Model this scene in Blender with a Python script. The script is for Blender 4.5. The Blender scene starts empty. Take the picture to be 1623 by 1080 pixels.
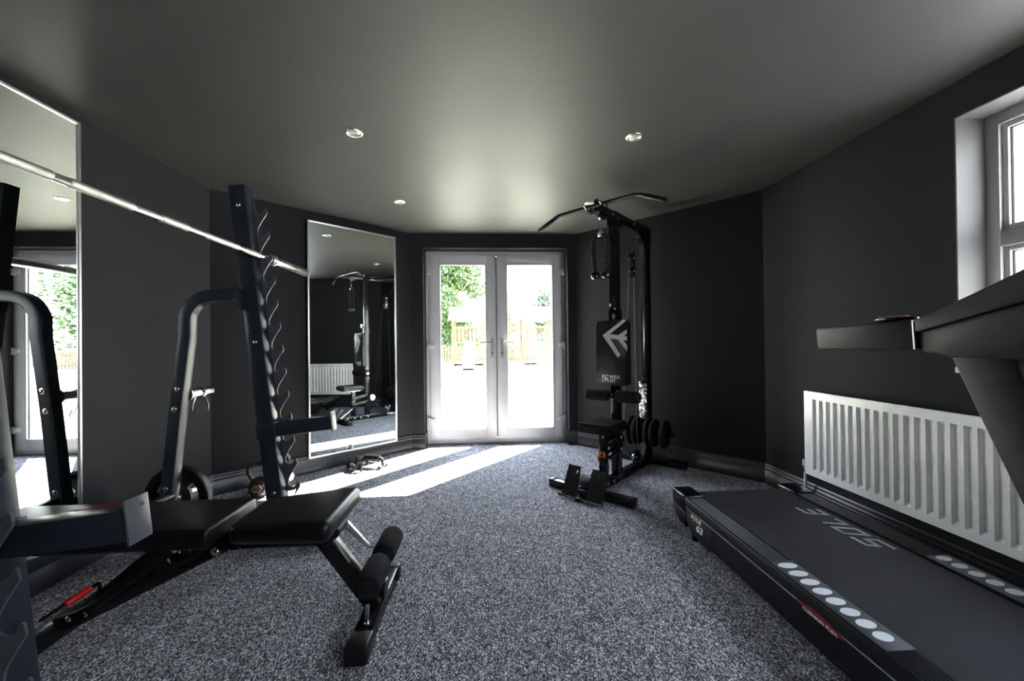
import bpy, bmesh, math, random
from mathutils import Vector, Matrix
random.seed(7)
R = math.radians
sc = bpy.context.scene
COL = sc.collection

# ---------------------------------------------------------------- camera, sky, sun, exposure
CAM = Vector((0, 0, 1.09))
yaw, pitch, roll = R(3.41), R(.311), R(-.623)
cy, sy = math.cos(yaw), math.sin(yaw)
fw = Vector((sy*math.cos(pitch), cy*math.cos(pitch), math.sin(pitch)))
rt = Vector((cy, -sy, 0)); up = rt.cross(fw)
r_ = rt*math.cos(roll) + up*math.sin(roll)
u_ = -rt*math.sin(roll) + up*math.cos(roll)
cam = bpy.data.cameras.new('camera'); camo = bpy.data.objects.new('camera', cam); COL.objects.link(camo)
camo.matrix_world = Matrix(((r_.x, u_.x, -fw.x, CAM.x), (r_.y, u_.y, -fw.y, CAM.y), (r_.z, u_.z, -fw.z, CAM.z), (0, 0, 0, 1)))
cam.sensor_fit = 'HORIZONTAL'; cam.sensor_width = 36; cam.lens = 36*640/1623; cam.clip_start = .02; cam.clip_end = 400
sc.camera = camo

SKY_STRENGTH = 8.5
SUN_STRENGTH = 75.0
sc.view_settings.view_transform = 'Standard'; sc.view_settings.look = 'None'
sc.view_settings.gamma = 1; sc.view_settings.use_curve_mapping = False
sc.view_settings.exposure = 1.15
w = bpy.data.worlds.new('sky'); sc.world = w; w.use_nodes = True
wn, wl = w.node_tree.nodes, w.node_tree.links
bg = wn['Background']; bg.inputs[1].default_value = SKY_STRENGTH
tc = wn.new('ShaderNodeTexCoord'); sx = wn.new('ShaderNodeSeparateXYZ'); cr = wn.new('ShaderNodeValToRGB')
wl.new(tc.outputs['Generated'], sx.inputs[0]); wl.new(sx.outputs['Z'], cr.inputs[0]); wl.new(cr.outputs[0], bg.inputs[0])
cr.color_ramp.elements[0].color = (.95, .97, 1, 1); cr.color_ramp.elements[0].position = 0
cr.color_ramp.elements[1].color = (.62, .75, 1, 1); cr.color_ramp.elements[1].position = .9

sd = Vector((-1.29, -1.49, -1.93)).normalized()
sun = bpy.data.lights.new('sun', 'SUN'); sun.energy = SUN_STRENGTH; sun.angle = R(.53); sun.color = (1, .95, .86)
suno = bpy.data.objects.new('sun', sun); COL.objects.link(suno)
suno.rotation_euler = sd.to_track_quat('-Z', 'Y').to_euler(); suno.location = (6, 9, 8)

# ---------------------------------------------------------------- materials
def mat(name, col, rough=.5, metal=0., var=.08, vscale=8., bump=0., bscale=200., coat=0., spec=.5, emit=0., rvar=.06):
    m = bpy.data.materials.new(name); m.use_nodes = True
    n, l = m.node_tree.nodes, m.node_tree.links; p = n['Principled BSDF']
    t = n.new('ShaderNodeTexCoord')
    ns = n.new('ShaderNodeTexNoise'); ns.inputs['Scale'].default_value = vscale; ns.inputs['Detail'].default_value = 5
    l.new(t.outputs['Object'], ns.inputs['Vector'])
    c = n.new('ShaderNodeValToRGB'); e = c.color_ramp.elements
    e[0].position, e[1].position = .3, .7
    e[0].color = (*[x*(1-var) for x in col], 1); e[1].color = (*[min(1, x*(1+var)) for x in col], 1)
    l.new(ns.outputs['Fac'], c.inputs[0]); l.new(c.outputs[0], p.inputs['Base Color'])
    mr = n.new('ShaderNodeMapRange'); mr.inputs[3].default_value = max(0, rough-rvar); mr.inputs[4].default_value = min(1, rough+rvar)
    l.new(ns.outputs['Fac'], mr.inputs[0]); l.new(mr.outputs[0], p.inputs['Roughness'])
    p.inputs['Metallic'].default_value = metal; p.inputs['Specular IOR Level'].default_value = spec
    if coat: p.inputs['Coat Weight'].default_value = coat; p.inputs['Coat Roughness'].default_value = .08
    if bump:
        b2 = n.new('ShaderNodeTexNoise'); b2.inputs['Scale'].default_value = bscale; b2.inputs['Detail'].default_value = 3
        l.new(t.outputs['Object'], b2.inputs['Vector'])
        bp = n.new('ShaderNodeBump'); bp.inputs['Strength'].default_value = bump; bp.inputs['Distance'].default_value = .002
        l.new(b2.outputs['Fac'], bp.inputs['Height']); l.new(bp.outputs[0], p.inputs['Normal'])
    if emit:
        p.inputs['Emission Color'].default_value = (*col, 1); p.inputs['Emission Strength'].default_value = emit
    return m

def glass_mat(name):
    m = bpy.data.materials.new(name); m.use_nodes = True
    n, l = m.node_tree.nodes, m.node_tree.links; n.remove(n['Principled BSDF'])
    tr = n.new('ShaderNodeBsdfTransparent'); tr.inputs[0].default_value = (.97, .985, .975, 1)
    gl = n.new('ShaderNodeBsdfGlossy'); gl.inputs['Roughness'].default_value = .01
    ge = n.new('ShaderNodeNewGeometry'); dt = n.new('ShaderNodeVectorMath'); dt.operation = 'DOT_PRODUCT'
    l.new(ge.outputs['Normal'], dt.inputs[0]); l.new(ge.outputs['Incoming'], dt.inputs[1])
    def mth(op, a, b=None):
        q = n.new('ShaderNodeMath'); q.operation = op
        for i, v in enumerate((a, b)):
            if v is None: continue
            if isinstance(v, (int, float)): q.inputs[i].default_value = v
            else: l.new(v, q.inputs[i])
        return q.outputs[0]
    fr = mth('MULTIPLY_ADD', mth('POWER', mth('SUBTRACT', 1.0, mth('ABSOLUTE', dt.outputs['Value'])), 5.0), .95)
    fr.node.inputs[2].default_value = .04
    nz = n.new('ShaderNodeTexNoise'); nz.inputs['Scale'].default_value = 2
    bp = n.new('ShaderNodeBump'); bp.inputs['Strength'].default_value = .02; bp.inputs['Distance'].default_value = .002
    l.new(nz.outputs['Fac'], bp.inputs['Height']); l.new(bp.outputs[0], gl.inputs['Normal'])
    mx = n.new('ShaderNodeMixShader'); l.new(fr, mx.inputs[0]); l.new(tr.outputs[0], mx.inputs[1]); l.new(gl.outputs[0], mx.inputs[2])
    l.new(mx.outputs[0], n['Material Output'].inputs[0]); return m

def mirror_mat():
    m = bpy.data.materials.new('mirror_silver'); m.use_nodes = True
    n, l = m.node_tree.nodes, m.node_tree.links; p = n['Principled BSDF']
    p.inputs['Metallic'].default_value = 1; p.inputs['Roughness'].default_value = .0
    nz = n.new('ShaderNodeTexNoise'); nz.inputs['Scale'].default_value = 3; c = n.new('ShaderNodeValToRGB')
    c.color_ramp.elements[0].color = (.84, .87, .85, 1); c.color_ramp.elements[1].color = (.87, .90, .88, 1)
    l.new(nz.outputs['Fac'], c.inputs[0]); l.new(c.outputs[0], p.inputs['Base Color']); return m

def carpet_mat():
    m = bpy.data.materials.new('carpet_loop'); m.use_nodes = True
    n, l = m.node_tree.nodes, m.node_tree.links; p = n['Principled BSDF']
    t = n.new('ShaderNodeTexCoord'); mp = n.new('ShaderNodeMapping'); l.new(t.outputs['Object'], mp.inputs[0])
    mp.inputs['Rotation'].default_value = (0, 0, R(38)); mp.inputs['Scale'].default_value = (1, .62, 1)
    v = n.new('ShaderNodeTexVoronoi'); v.inputs['Scale'].default_value = 270; v.inputs['Randomness'].default_value = .75
    l.new(mp.outputs[0], v.inputs['Vector'])
    s = n.new('ShaderNodeSeparateColor'); l.new(v.outputs['Color'], s.inputs[0])
    c = n.new('ShaderNodeValToRGB'); e = c.color_ramp.elements
    e[0].position, e[0].color = 0, (.022, .022, .025, 1); e[1].position, e[1].color = 1, (.88, .87, .92, 1)
    for po, q in ((.3, .085), (.6, .25), (.82, .50)):
        k = e.new(po); k.color = (q, q*.985, q*1.05, 1)
    l.new(s.outputs[0], c.inputs[0])
    nz = n.new('ShaderNodeTexNoise'); nz.inputs['Scale'].default_value = 26; nz.inputs['Detail'].default_value = 4
    l.new(mp.outputs[0], nz.inputs['Vector'])
    mr = n.new('ShaderNodeMapRange'); mr.inputs[1].default_value = .3; mr.inputs[2].default_value = .7; mr.inputs[3].default_value = .8; mr.inputs[4].default_value = 1.2
    l.new(nz.outputs['Fac'], mr.inputs[0])
    mm = n.new('ShaderNodeMix'); mm.data_type = 'RGBA'; mm.blend_type = 'MULTIPLY'; mm.inputs[0].default_value = 1
    l.new(c.outputs[0], mm.inputs[6]); l.new(mr.outputs[0], mm.inputs[7]); l.new(mm.outputs[2], p.inputs['Base Color'])
    p.inputs['Roughness'].default_value = 1; p.inputs['Specular IOR Level'].default_value = .1
    bp = n.new('ShaderNodeBump'); bp.inputs['Strength'].default_value = .9; bp.inputs['Distance'].default_value = .004; bp.invert = True
    l.new(v.outputs['Distance'], bp.inputs['Height']); l.new(bp.outputs[0], p.inputs['Normal'])
    return m

PAINT = (.0160, .0160, .0180)
M = dict(
    wall=mat('charcoal_wall_paint', PAINT, .7, var=.05, vscale=2.5, bump=.05, bscale=350, spec=.16),
    ceil=mat('charcoal_ceiling_paint', (.046, .045, .0435), .55, var=.04, vscale=1.5, bump=.03, bscale=350, spec=.3),
    skirt=mat('charcoal_satin_woodwork', (.016, .0165, .020), .32, var=.05, vscale=12, spec=.5),
    carpet=carpet_mat(),
    upvc=mat('white_door_plastic', (.56, .56, .58), .4, var=.03, vscale=5, spec=.35),
    seal=mat('black_seal', (.008, .008, .008), .7, spec=.2),
    glass=glass_mat('clear_glass'), mirror=mirror_mat(),
    alu=mat('brushed_aluminium', (.72, .72, .72), .35, 1, var=.05, vscale=40),
    chrome=mat('chrome', (.75, .75, .76), .12, 1, var=.04, vscale=30),
    steel=mat('knurled_steel', (.62, .61, .58), .36, 1, var=.12, vscale=60, bump=.5, bscale=1400),
    satin=mat('satin_steel', (.72, .71, .68), .22, 1, var=.06, vscale=50),
    whitem=mat('white_radiator_enamel', (.83, .83, .82), .28, var=.02, vscale=6, coat=.2),
    blackpaint=mat('black_gloss_powder_coat', (.005, .005, .006), .22, var=.15, vscale=20, bump=.04, bscale=500, coat=.1, spec=.35),
    navy=mat('dark_blue_grey_rack_paint', (.015, .019, .027), .30, var=.12, vscale=9, bump=.03, bscale=300, spec=.28),
    railm=mat('black_ribbed_rail_plastic', (.005, .0055, .0075), .36, var=.12, vscale=12, spec=.22),
    hook=mat('lighter_grey_rack_plates', (.060, .064, .074), .36, var=.12, vscale=9, spec=.3),  # hook and end plates set a lighter grey than the uprights
    handle=mat('light_grey_handle_metal', (.34, .34, .35), .38, 0, var=.04),
    vinyl=mat('black_vinyl', (.004, .004, .005), .33, var=.2, vscale=14, bump=.05, bscale=60, spec=.3, rvar=.03),
    rubber=mat('black_rubber', (.006, .006, .0065), .42, var=.2, vscale=30, bump=.2, bscale=300, spec=.3),
    foam=mat('black_foam', (.010, .010, .011), .95, var=.2, vscale=60, bump=.6, bscale=500, spec=.15),
    belt=mat('running_belt_rubber', (.034, .032, .034), .6, var=.15, vscale=5, bump=.4, bscale=900, spec=.25),
    plast=mat('black_textured_plastic', (.0095, .0092, .009), .5, var=.12, vscale=30, bump=.25, bscale=700, spec=.25),
    glossplast=mat('black_gloss_plastic', (.006, .0065, .009), .22, var=.12, vscale=12, coat=.1, spec=.35),
    greyplate=mat('grey_moulded_plastic', (.06, .064, .066), .42, var=.08, vscale=20),
    white=mat('white_print', (.78, .78, .80), .5, var=.03),
    offwhite=mat('silver_print', (.52, .52, .54), .5, var=.05, vscale=40),
    red=mat('red_print', (.22, .004, .008), .45, var=.1, vscale=20),
    redgrip=mat('red_rubber_grip', (.45, .008, .006), .4, var=.1, vscale=40, bump=.2),
    orange=mat('orange_warning_print', (.75, .12, .02), .5, var=.05),
    bronze=mat('bronze_cast_iron', (.060, .042, .036), .28, .5, var=.2, vscale=25, bump=.15, bscale=200),
    badge=mat('pale_bronze_badge', (.26, .20, .17), .4, .3, var=.06),
    guide=mat('dark_polished_steel', (.14, .14, .145), .16, .9, var=.15, vscale=12),
    lining=mat('lighter_grey_reveal', (.085, .082, .080), .6, var=.05, vscale=4),  # reveal faces set a lighter grey than the wall
    key=mat('black_keyhole', (.01, .01, .01), .5),
    lamp=mat('lamp_reflector', (.8, .68, .54), .25, .6, emit=.03),
    paving=mat('pale_resin_paving', (.44, .44, .36), .85, var=.06, vscale=3, bump=.2, bscale=80),
    timber=mat('pale_golden_timber', (.105, .075, .032), .75, var=.18, vscale=14, bump=.2, bscale=60),
    paletimber=mat('bleached_fence_timber', (.085, .062, .038), .8, var=.15, vscale=10, bump=.2, bscale=60),
    canopy=mat('cream_timber_roof', (.30, .27, .21), .7, var=.05, vscale=5),
    slidem=mat('white_slide_plastic', (.85, .87, .85), .35, var=.02),
    leafA=mat('mid_green_leaves', (.050, .095, .024), .6, var=.45, vscale=1.2),
    leafB=mat('light_green_leaves', (.085, .125, .036), .6, var=.4, vscale=1.2),
    leafC=mat('blue_green_leaves', (.045, .085, .045), .6, var=.35, vscale=1.2),
    bark=mat('brown_bark', (.14, .10, .07), .9, var=.3, vscale=12, bump=.6, bscale=30),
    teal=mat('teal_plastic', (.05, .25, .25), .4),
)

# ---------------------------------------------------------------- mesh helpers
OFF = {}
def link(o, parent=None):
    COL.objects.link(o)
    if parent: o.parent = parent
def thing(name, label, cat, loc=(0, 0, 0), rz=0., group=None):
    o = bpy.data.objects.new(name, None); o.empty_display_size = .1; link(o)
    o.location = loc; o.rotation_euler = (0, 0, rz); o['label'] = label; o['category'] = cat
    if group: o['group'] = group
    OFF[o.name] = Vector((0, 0, 0)); return o
SPLIT = {'end_cap', 'bolt', 'foot', 'bracket', 'rubber_foot', 'gable_board', 'side_wall', 'side_rail', 'ladder_plate', 'strut_arm', 'back_rail', 'seat_link', 'gusset', 'bar_hook', 'foot_plate_bracket', 'pad_button', 'block_plate', 'cable', 'lettering', 'belt_letter', 'pale', 'rail'}
def islands(bm):
    bm.verts.ensure_lookup_table(); bm.verts.index_update(); seen = set(); out = []
    for v in bm.verts:
        if v.index in seen: continue
        st = [v]; seen.add(v.index); isl = []
        while st:
            a = st.pop(); isl.append(a)
            for e in a.link_edges:
                b = e.other_vert(a)
                if b.index not in seen: seen.add(b.index); st.append(b)
        out.append(isl)
    return out
def obj(name, bm, m, parent=None, smooth=True, ang=35, label=None, split=None):
    """links bm as one mesh object (one object per piece where the pieces are parts of their own); bm is in the coordinates of the parent thing"""
    if (name in SPLIT if split is None else split):
        isl = islands(bm)
        if len(isl) > 1:
            last = None
            for g in isl:
                nb = bmesh.new(); vm = {v: nb.verts.new(v.co) for v in g}
                for f in {f for v in g for f in v.link_faces}: nb.faces.new([vm[v] for v in f.verts])
                last = obj(name, nb, m, parent, smooth, ang, label, False)
            bm.free(); return last
    bmesh.ops.recalc_face_normals(bm, faces=bm.faces)
    vs = [v.co for v in bm.verts]
    c = Vector([(min(v[i] for v in vs)+max(v[i] for v in vs))/2 for i in range(3)])
    for v in bm.verts: v.co -= c
    me = bpy.data.meshes.new(name); bm.to_mesh(me); bm.free()
    mats = m if isinstance(m, (list, tuple)) else [m]
    for q in mats: me.materials.append(q)
    o = bpy.data.objects.new(name, me); link(o, parent)
    base = OFF[parent.name] if parent else Vector((0, 0, 0))
    o.location = c - base
    OFF[o.name] = c
    if smooth and hasattr(me, 'set_sharp_from_angle'):
        for p in me.polygons: p.use_smooth = True
        me.set_sharp_from_angle(angle=R(ang))
    if label: o['label'] = label
    return o
def tag(o, label, cat, group=None, kind=None):
    if label: o['label'] = label; o['category'] = cat
    if group: o['group'] = group
    if kind: o['kind'] = kind
    return o
def struct(o): o['kind'] = 'structure'; return o
def BM(): return bmesh.new()
def box(bm, a, b, bev=0., seg=2, mi=0):
    lo = [min(a[i], b[i]) for i in range(3)]; hi = [max(a[i], b[i]) for i in range(3)]
    t = bmesh.new(); g = bmesh.ops.create_cube(t, size=1)
    for v in t.verts: v.co = Vector([lo[i]+(v.co[i]+.5)*(hi[i]-lo[i]) for i in range(3)])
    if bev: bmesh.ops.bevel(t, geom=t.edges[:]+t.verts[:], offset=bev, segments=seg, affect='EDGES', profile=.5)
    merge(bm, t, mi); return bm
def merge(bm, t, mi=0, mtx=None):
    vm = {}
    for v in t.verts: vm[v.index] = bm.verts.new(mtx @ v.co if mtx else v.co)
    for f in t.faces:
        try:
            nf = bm.faces.new([vm[v.index] for v in f.verts]); nf.material_index = mi
        except ValueError: pass
    t.free()
def frame_of(d):
    d = Vector(d).normalized(); h = Vector((0, 0, 1)) if abs(d.z) < .95 else Vector((1, 0, 0))
    x = h.cross(d).normalized(); return x, d.cross(x).normalized(), d
def obox(bm, p0, p1, w_, h_, bev=0., upv=None, mi=0, seg=2):
    """square bar from p0 to p1; w_ sideways, h_ along upv"""
    p0, p1 = Vector(p0), Vector(p1); d = (p1-p0).normalized()
    if upv is None: x, y, _ = frame_of(d)
    else:
        y = Vector(upv); y = (y-d*y.dot(d)).normalized(); x = y.cross(d)
    t = bmesh.new(); bmesh.ops.create_cube(t, size=1); L = (p1-p0).length
    for v in t.verts: v.co = Vector((v.co.x*w_, v.co.y*h_, v.co.z*L))
    if bev: bmesh.ops.bevel(t, geom=t.edges[:]+t.verts[:], offset=bev, segments=seg, affect='EDGES', profile=.5)
    c = (p0+p1)/2; mt = Matrix(((x.x, y.x, d.x, c.x), (x.y, y.y, d.y, c.y), (x.z, y.z, d.z, c.z), (0, 0, 0, 1)))
    merge(bm, t, mi, mt); return bm
def cyl(bm, p0, p1, r, n=20, r2=None, bev=0., mi=0):
    r2 = r if r2 is None else r2
    L = (Vector(p1)-Vector(p0)).length
    prof = [(0, 0), (r, 0), (r2, L), (0, L)] if not bev else [(0, 0), (r-bev, 0), (r-bev*.3, bev*.3), (r, bev), (r2, L-bev), (r2-bev*.3, L-bev*.3), (r2-bev, L), (0, L)]
    return lathe(bm, prof, p0, Vector(p1)-Vector(p0), n, mi)
def lathe(bm, prof, o, axis, n=32, mi=0):
    x, y, d = frame_of(axis); o = Vector(o); rings = []
    for r, h in prof:
        if r < 1e-6: rings.append([bm.verts.new(o+d*h)])
        else: rings.append([bm.verts.new(o+d*h+(x*math.cos(2*math.pi*k/n)+y*math.sin(2*math.pi*k/n))*r) for k in range(n)])
    for a, b in zip(rings, rings[1:]):
        for k in range(n):
            k2 = (k+1) % n
            if len(a) == 1 and len(b) == 1: continue
            vs = [a[0], b[k], b[k2]] if len(a) == 1 else [a[k], a[k2], b[0]] if len(b) == 1 else [a[k], a[k2], b[k2], b[k]]
            f = bm.faces.new(vs); f.material_index = mi
    return bm
def sweep(bm, pts, prof, closed=False, mi=0, upv=None, cap=True):
    """sweeps a closed 2-D profile along pts with mitred corners"""
    P = [Vector(p) for p in pts]; n = len(P); rings = []
    prevx = None
    for i in range(n):
        a = P[i-1] if (i or closed) else None; b = P[(i+1) % n] if (i < n-1 or closed) else None
        d0 = (P[i]-a).normalized() if a is not None else None; d1 = (b-P[i]).normalized() if b is not None else None
        if d0 is None: d = d1; s = 1
        elif d1 is None: d = d0; s = 1
        else: d = (d0+d1).normalized(); s = 1/max(.35, d.dot(d0))
        if upv is not None:
            y = Vector(upv); y = (y-d*y.dot(d)).normalized(); x = y.cross(d)
            bend_x = True
        else:
            if prevx is None: x, y, _ = frame_of(d)
            else: x = (prevx-d*prevx.dot(d)).normalized(); y = d.cross(x)
        prevx = x
        if s > 1.0001:
            bd = (d1-d0); bd = (bd-d*bd.dot(d)).normalized() if (bd-d*bd.dot(d)).length > 1e-9 else x
        ring = []
        for (px, py) in prof:
            o = x*px+y*py
            if s > 1.0001: k = o.dot(bd); o = o+bd*k*(s-1)
            ring.append(bm.verts.new(P[i]+o))
        rings.append(ring)
    m = len(prof)
    for i in range(n if closed else n-1):
        a, b = rings[i], rings[(i+1) % n]
        for k in range(m):
            f = bm.faces.new([a[k], a[(k+1) % m], b[(k+1) % m], b[k]]); f.material_index = mi
    if cap and not closed:
        for rg in (rings[0], rings[-1]):
            f = bm.faces.new(rg); f.material_index = mi
    return bm
def circ(r, n=12): return [(r*math.cos(2*math.pi*k/n), r*math.sin(2*math.pi*k/n)) for k in range(n)]
def rrect(w_, h_, r, n=3):
    out = []
    for cx, cz, a0 in ((w_/2-r, h_/2-r, 0), (-w_/2+r, h_/2-r, 90), (-w_/2+r, -h_/2+r, 180), (w_/2-r, -h_/2+r, 270)):
        for k in range(n+1):
            a = R(a0+90*k/n); out.append((cx+r*math.cos(a), cz+r*math.sin(a)))
    return out
def tube(bm, pts, r, n=12, closed=False, mi=0): return sweep(bm, pts, circ(r, n), closed, mi)
def prism(bm, poly, axis, a, b, bev=0., mi=0, mtx=None):
    """extrudes a 2-D polygon: axis 'x' poly=(y,z); 'y' poly=(x,z); 'z' poly=(x,y)"""
    t = bmesh.new()
    mk = {'x': lambda p, q: (q, p[0], p[1]), 'y': lambda p, q: (p[0], q, p[1]), 'z': lambda p, q: (p[0], p[1], q)}[axis]
    A = [t.verts.new(mk(p, a)) for p in poly]; B = [t.verts.new(mk(p, b)) for p in poly]
    t.faces.new(A); t.faces.new(B[::-1]); n = len(poly)
    for k in range(n): t.faces.new([A[k], B[k], B[(k+1) % n], A[(k+1) % n]])
    bmesh.ops.recalc_face_normals(t, faces=t.faces)
    if bev:
        bmesh.ops.bevel(t, geom=t.edges[:]+t.verts[:], offset=bev, segments=2, affect='EDGES', profile=.5)
    merge(bm, t, mi, mtx); return bm
def bolt(bm, p, d, r=.011, h=.007):
    d = Vector(d).normalized(); p = Vector(p)
    lathe(bm, [(0, 0), (r*1.35, 0), (r*1.35, .002), (r*.95, .0025), (r, h*.4), (r*.8, h*.8), (r*.4, h), (0, h)], p, d, 12)
def arc(c, r, a0, a1, n, f):
    return [f(c[0]+r*math.cos(R(a0+(a1-a0)*k/n)), c[1]+r*math.sin(R(a0+(a1-a0)*k/n))) for k in range(n+1)]
def text(name, s, size, m, parent, mtx, shear=0., depth=.0006, bold=.0, sx_=1.):
    """flat lettering with real thickness; mtx places x=reading direction, y=up, z=out of the surface"""
    cu = bpy.data.curves.new('lettering', 'FONT'); cu.body = s; cu.size = size; cu.shear = shear; cu.offset = bold
    cu.align_x = 'CENTER'; cu.align_y = 'CENTER'; cu.extrude = depth; cu.resolution_u = 4
    to = bpy.data.objects.new('lettering', cu); COL.objects.link(to)
    dg = bpy.context.evaluated_depsgraph_get(); me = bpy.data.meshes.new_from_object(to.evaluated_get(dg))
    bpy.data.objects.remove(to); bpy.data.curves.remove(cu)
    bm = bmesh.new(); bm.from_mesh(me); bpy.data.meshes.remove(me)
    for v in bm.verts: v.co.x *= sx_
    bm.transform(mtx); return obj(name, bm, m, parent, smooth=False)
def basis(o, x, y):
    x = Vector(x).normalized(); y = Vector(y); y = (y-x*y.dot(x)).normalized(); z = x.cross(y); o = Vector(o)
    return Matrix(((x.x, y.x, z.x, o.x), (x.y, y.y, z.y, o.y), (x.z, y.z, z.z, o.z), (0, 0, 0, 1)))
def dup(o, parent=None):
    c = o.copy(); COL.objects.link(c)
    if parent: c.parent = parent
    for ch in list(o.children): dup(ch, c)
    return c

# ---------------------------------------------------------------- room shell
ZC = 2.24
XL, XR = -2.02, 2.113
P_ = [(XL, -2.6), (XL, 3.07), (-.80, 4.25), (.945, 4.25), (XR, 2.97), (XR, -2.6)]
def offpoly(d):
    """room outline moved inwards by d"""
    n = len(P_); L = []
    for i in range(n):
        a, b = Vector(P_[i]), Vector(P_[(i+1) % n]); t = (b-a).normalized(); nr = Vector((t.y, -t.x))
        L.append((a+nr*d, t))
    out = []
    for i in range(n):
        (a, t), (b, s) = L[i-1], L[i]
        k = ((b.x-a.x)*s.y-(b.y-a.y)*s.x)/(t.x*s.y-t.y*s.x); out.append(a+t*k)
    return out
outer = offpoly(-.30)
struct(obj('floor', prism(BM(), [(p.x, p.y) for p in outer], 'z', -.2, 0), M['carpet'], smooth=False))
struct(obj('ceiling', prism(BM(), [(p.x, p.y) for p in outer], 'z', ZC, ZC+.2), M['ceil'], smooth=False))
def wallseg(name, i, opening=None):
    n = len(P_); a, b = Vector(P_[i]), Vector(P_[(i+1) % n]); oa, ob = outer[i], outer[(i+1) % n]
    bm = BM()
    def quad(u0, u1, z0, z1):
        q0, q1 = a.lerp(b, u0), a.lerp(b, u1)
        t = (b-a).normalized(); nr = Vector((-t.y, t.x))*.30
        o0 = oa if u0 == 0 else q0+nr; o1 = ob if u1 == 1 else q1+nr
        prism(bm, [(q0.x, q0.y), (q1.x, q1.y), (o1.x, o1.y), (o0.x, o0.y)], 'z', z0, z1)
    if not opening: quad(0, 1, 0, ZC)
    else:
        u0, u1, z0, z1 = opening
        quad(0, u0, 0, ZC); quad(u1, 1, 0, ZC); quad(u0, u1, z1, ZC)
        if z0 > 0: quad(u0, u1, 0, z0)
    return struct(obj(name, bm, M['wall'], smooth=False))
wallseg('wall_left', 0)
wallseg('wall_back_left', 1)
wallseg('wall_back', 2, ((-.668+.80)/1.745, (.852+.80)/1.745, 0, 2.09))
wallseg('wall_back_right', 3)
LW = 2.97+2.6
wallseg('wall_right', 4, ((2.97-1.70)/LW, (2.97+2.20)/LW, .93, 2.085))  # opening lengthened behind the camera, out of view, to let in more light
wallseg('wall_front', 5)

SK = [(0, 0), (.020, 0), (.020, .098), (.0165, .103), (.0185, .110), (.0165, .120), (.012, .127), (.0135, .134), (.010, .146), (.006, .153), (0, .155)]
def skirting(name, i, u0=0, u1=1):
    bm = BM(); n = len(P_); rings = [[], []]
    for d, z in SK:
        q = offpoly(d) if d else [Vector(p) for p in P_]
        a, b = q[i], q[(i+1) % n]
        for k, u in ((0, u0), (1, u1)):
            p = a.lerp(b, u) if (u not in (0, 1)) else (a if u == 0 else b)
            rings[k].append(bm.verts.new((p.x, p.y, z)))
    m = len(SK)
    for k in range(m): bm.faces.new([rings[0][k], rings[0][(k+1) % m], rings[1][(k+1) % m], rings[1][k]])
    bm.faces.new(rings[0]); bm.faces.new(rings[1][::-1])
    return bm
for nm, i in (('left', 0), ('back_left', 1), ('back_right', 3), ('right', 4), ('front', 5)):
    struct(obj('baseboard_'+nm, skirting(nm, i), M['skirt'], ang=60))
for nm, x0, x1, ue0, ue1 in (('back', 0, 0, 0, (-.668+.80)/1.745), ('door_side', 0, 0, (.852+.80)/1.745, 1)):
    struct(obj('baseboard_'+nm, skirting(nm, 2, ue0, ue1), M['skirt'], ang=60))
bm = BM(); box(bm, (-.668, 4.25, 0), (-.655, 4.398, .15)); struct(obj('baseboard_reveal_left', bm, M['skirt'], smooth=False))
bm = BM(); box(bm, (.852, 4.25, 0), (.839, 4.398, .15)); struct(obj('baseboard_reveal_right', bm, M['skirt'], smooth=False))

# ---------------------------------------------------------------- french door
door = bpy.data.objects.new('door_1', None); link(door); door.location = (.092, 4.43, 0); door['kind'] = 'structure'; OFF[door.name] = Vector((.092, 4.43, 0))
def frame_rect(bm, x0, x1, z0, z1, w_, y0, y1, bev=.004, wb=None, wt=None):
    wb = w_ if wb is None else wb; wt = w_ if wt is None else wt
    box(bm, (x0, y0, z0), (x0+w_, y1, z1), bev); box(bm, (x1-w_, y0, z0), (x1, y1, z1), bev)
    box(bm, (x0+w_-.002, y0, z1-wt), (x1-w_+.002, y1, z1), bev); box(bm, (x0+w_-.002, y0, z0), (x1-w_+.002, y1, z0+wb), bev)
bm = BM(); frame_rect(bm, -.666, .850, .0, 2.088, .045, 4.405, 4.475, wb=.05)
fr = obj('frame', bm, M['upvc'], door)
bm = BM(); box(bm, (.070, 4.4525, .055), (.120, 4.464, 2.04), .003); obj('meeting_strip', bm, M['upvc'], door)
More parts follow.
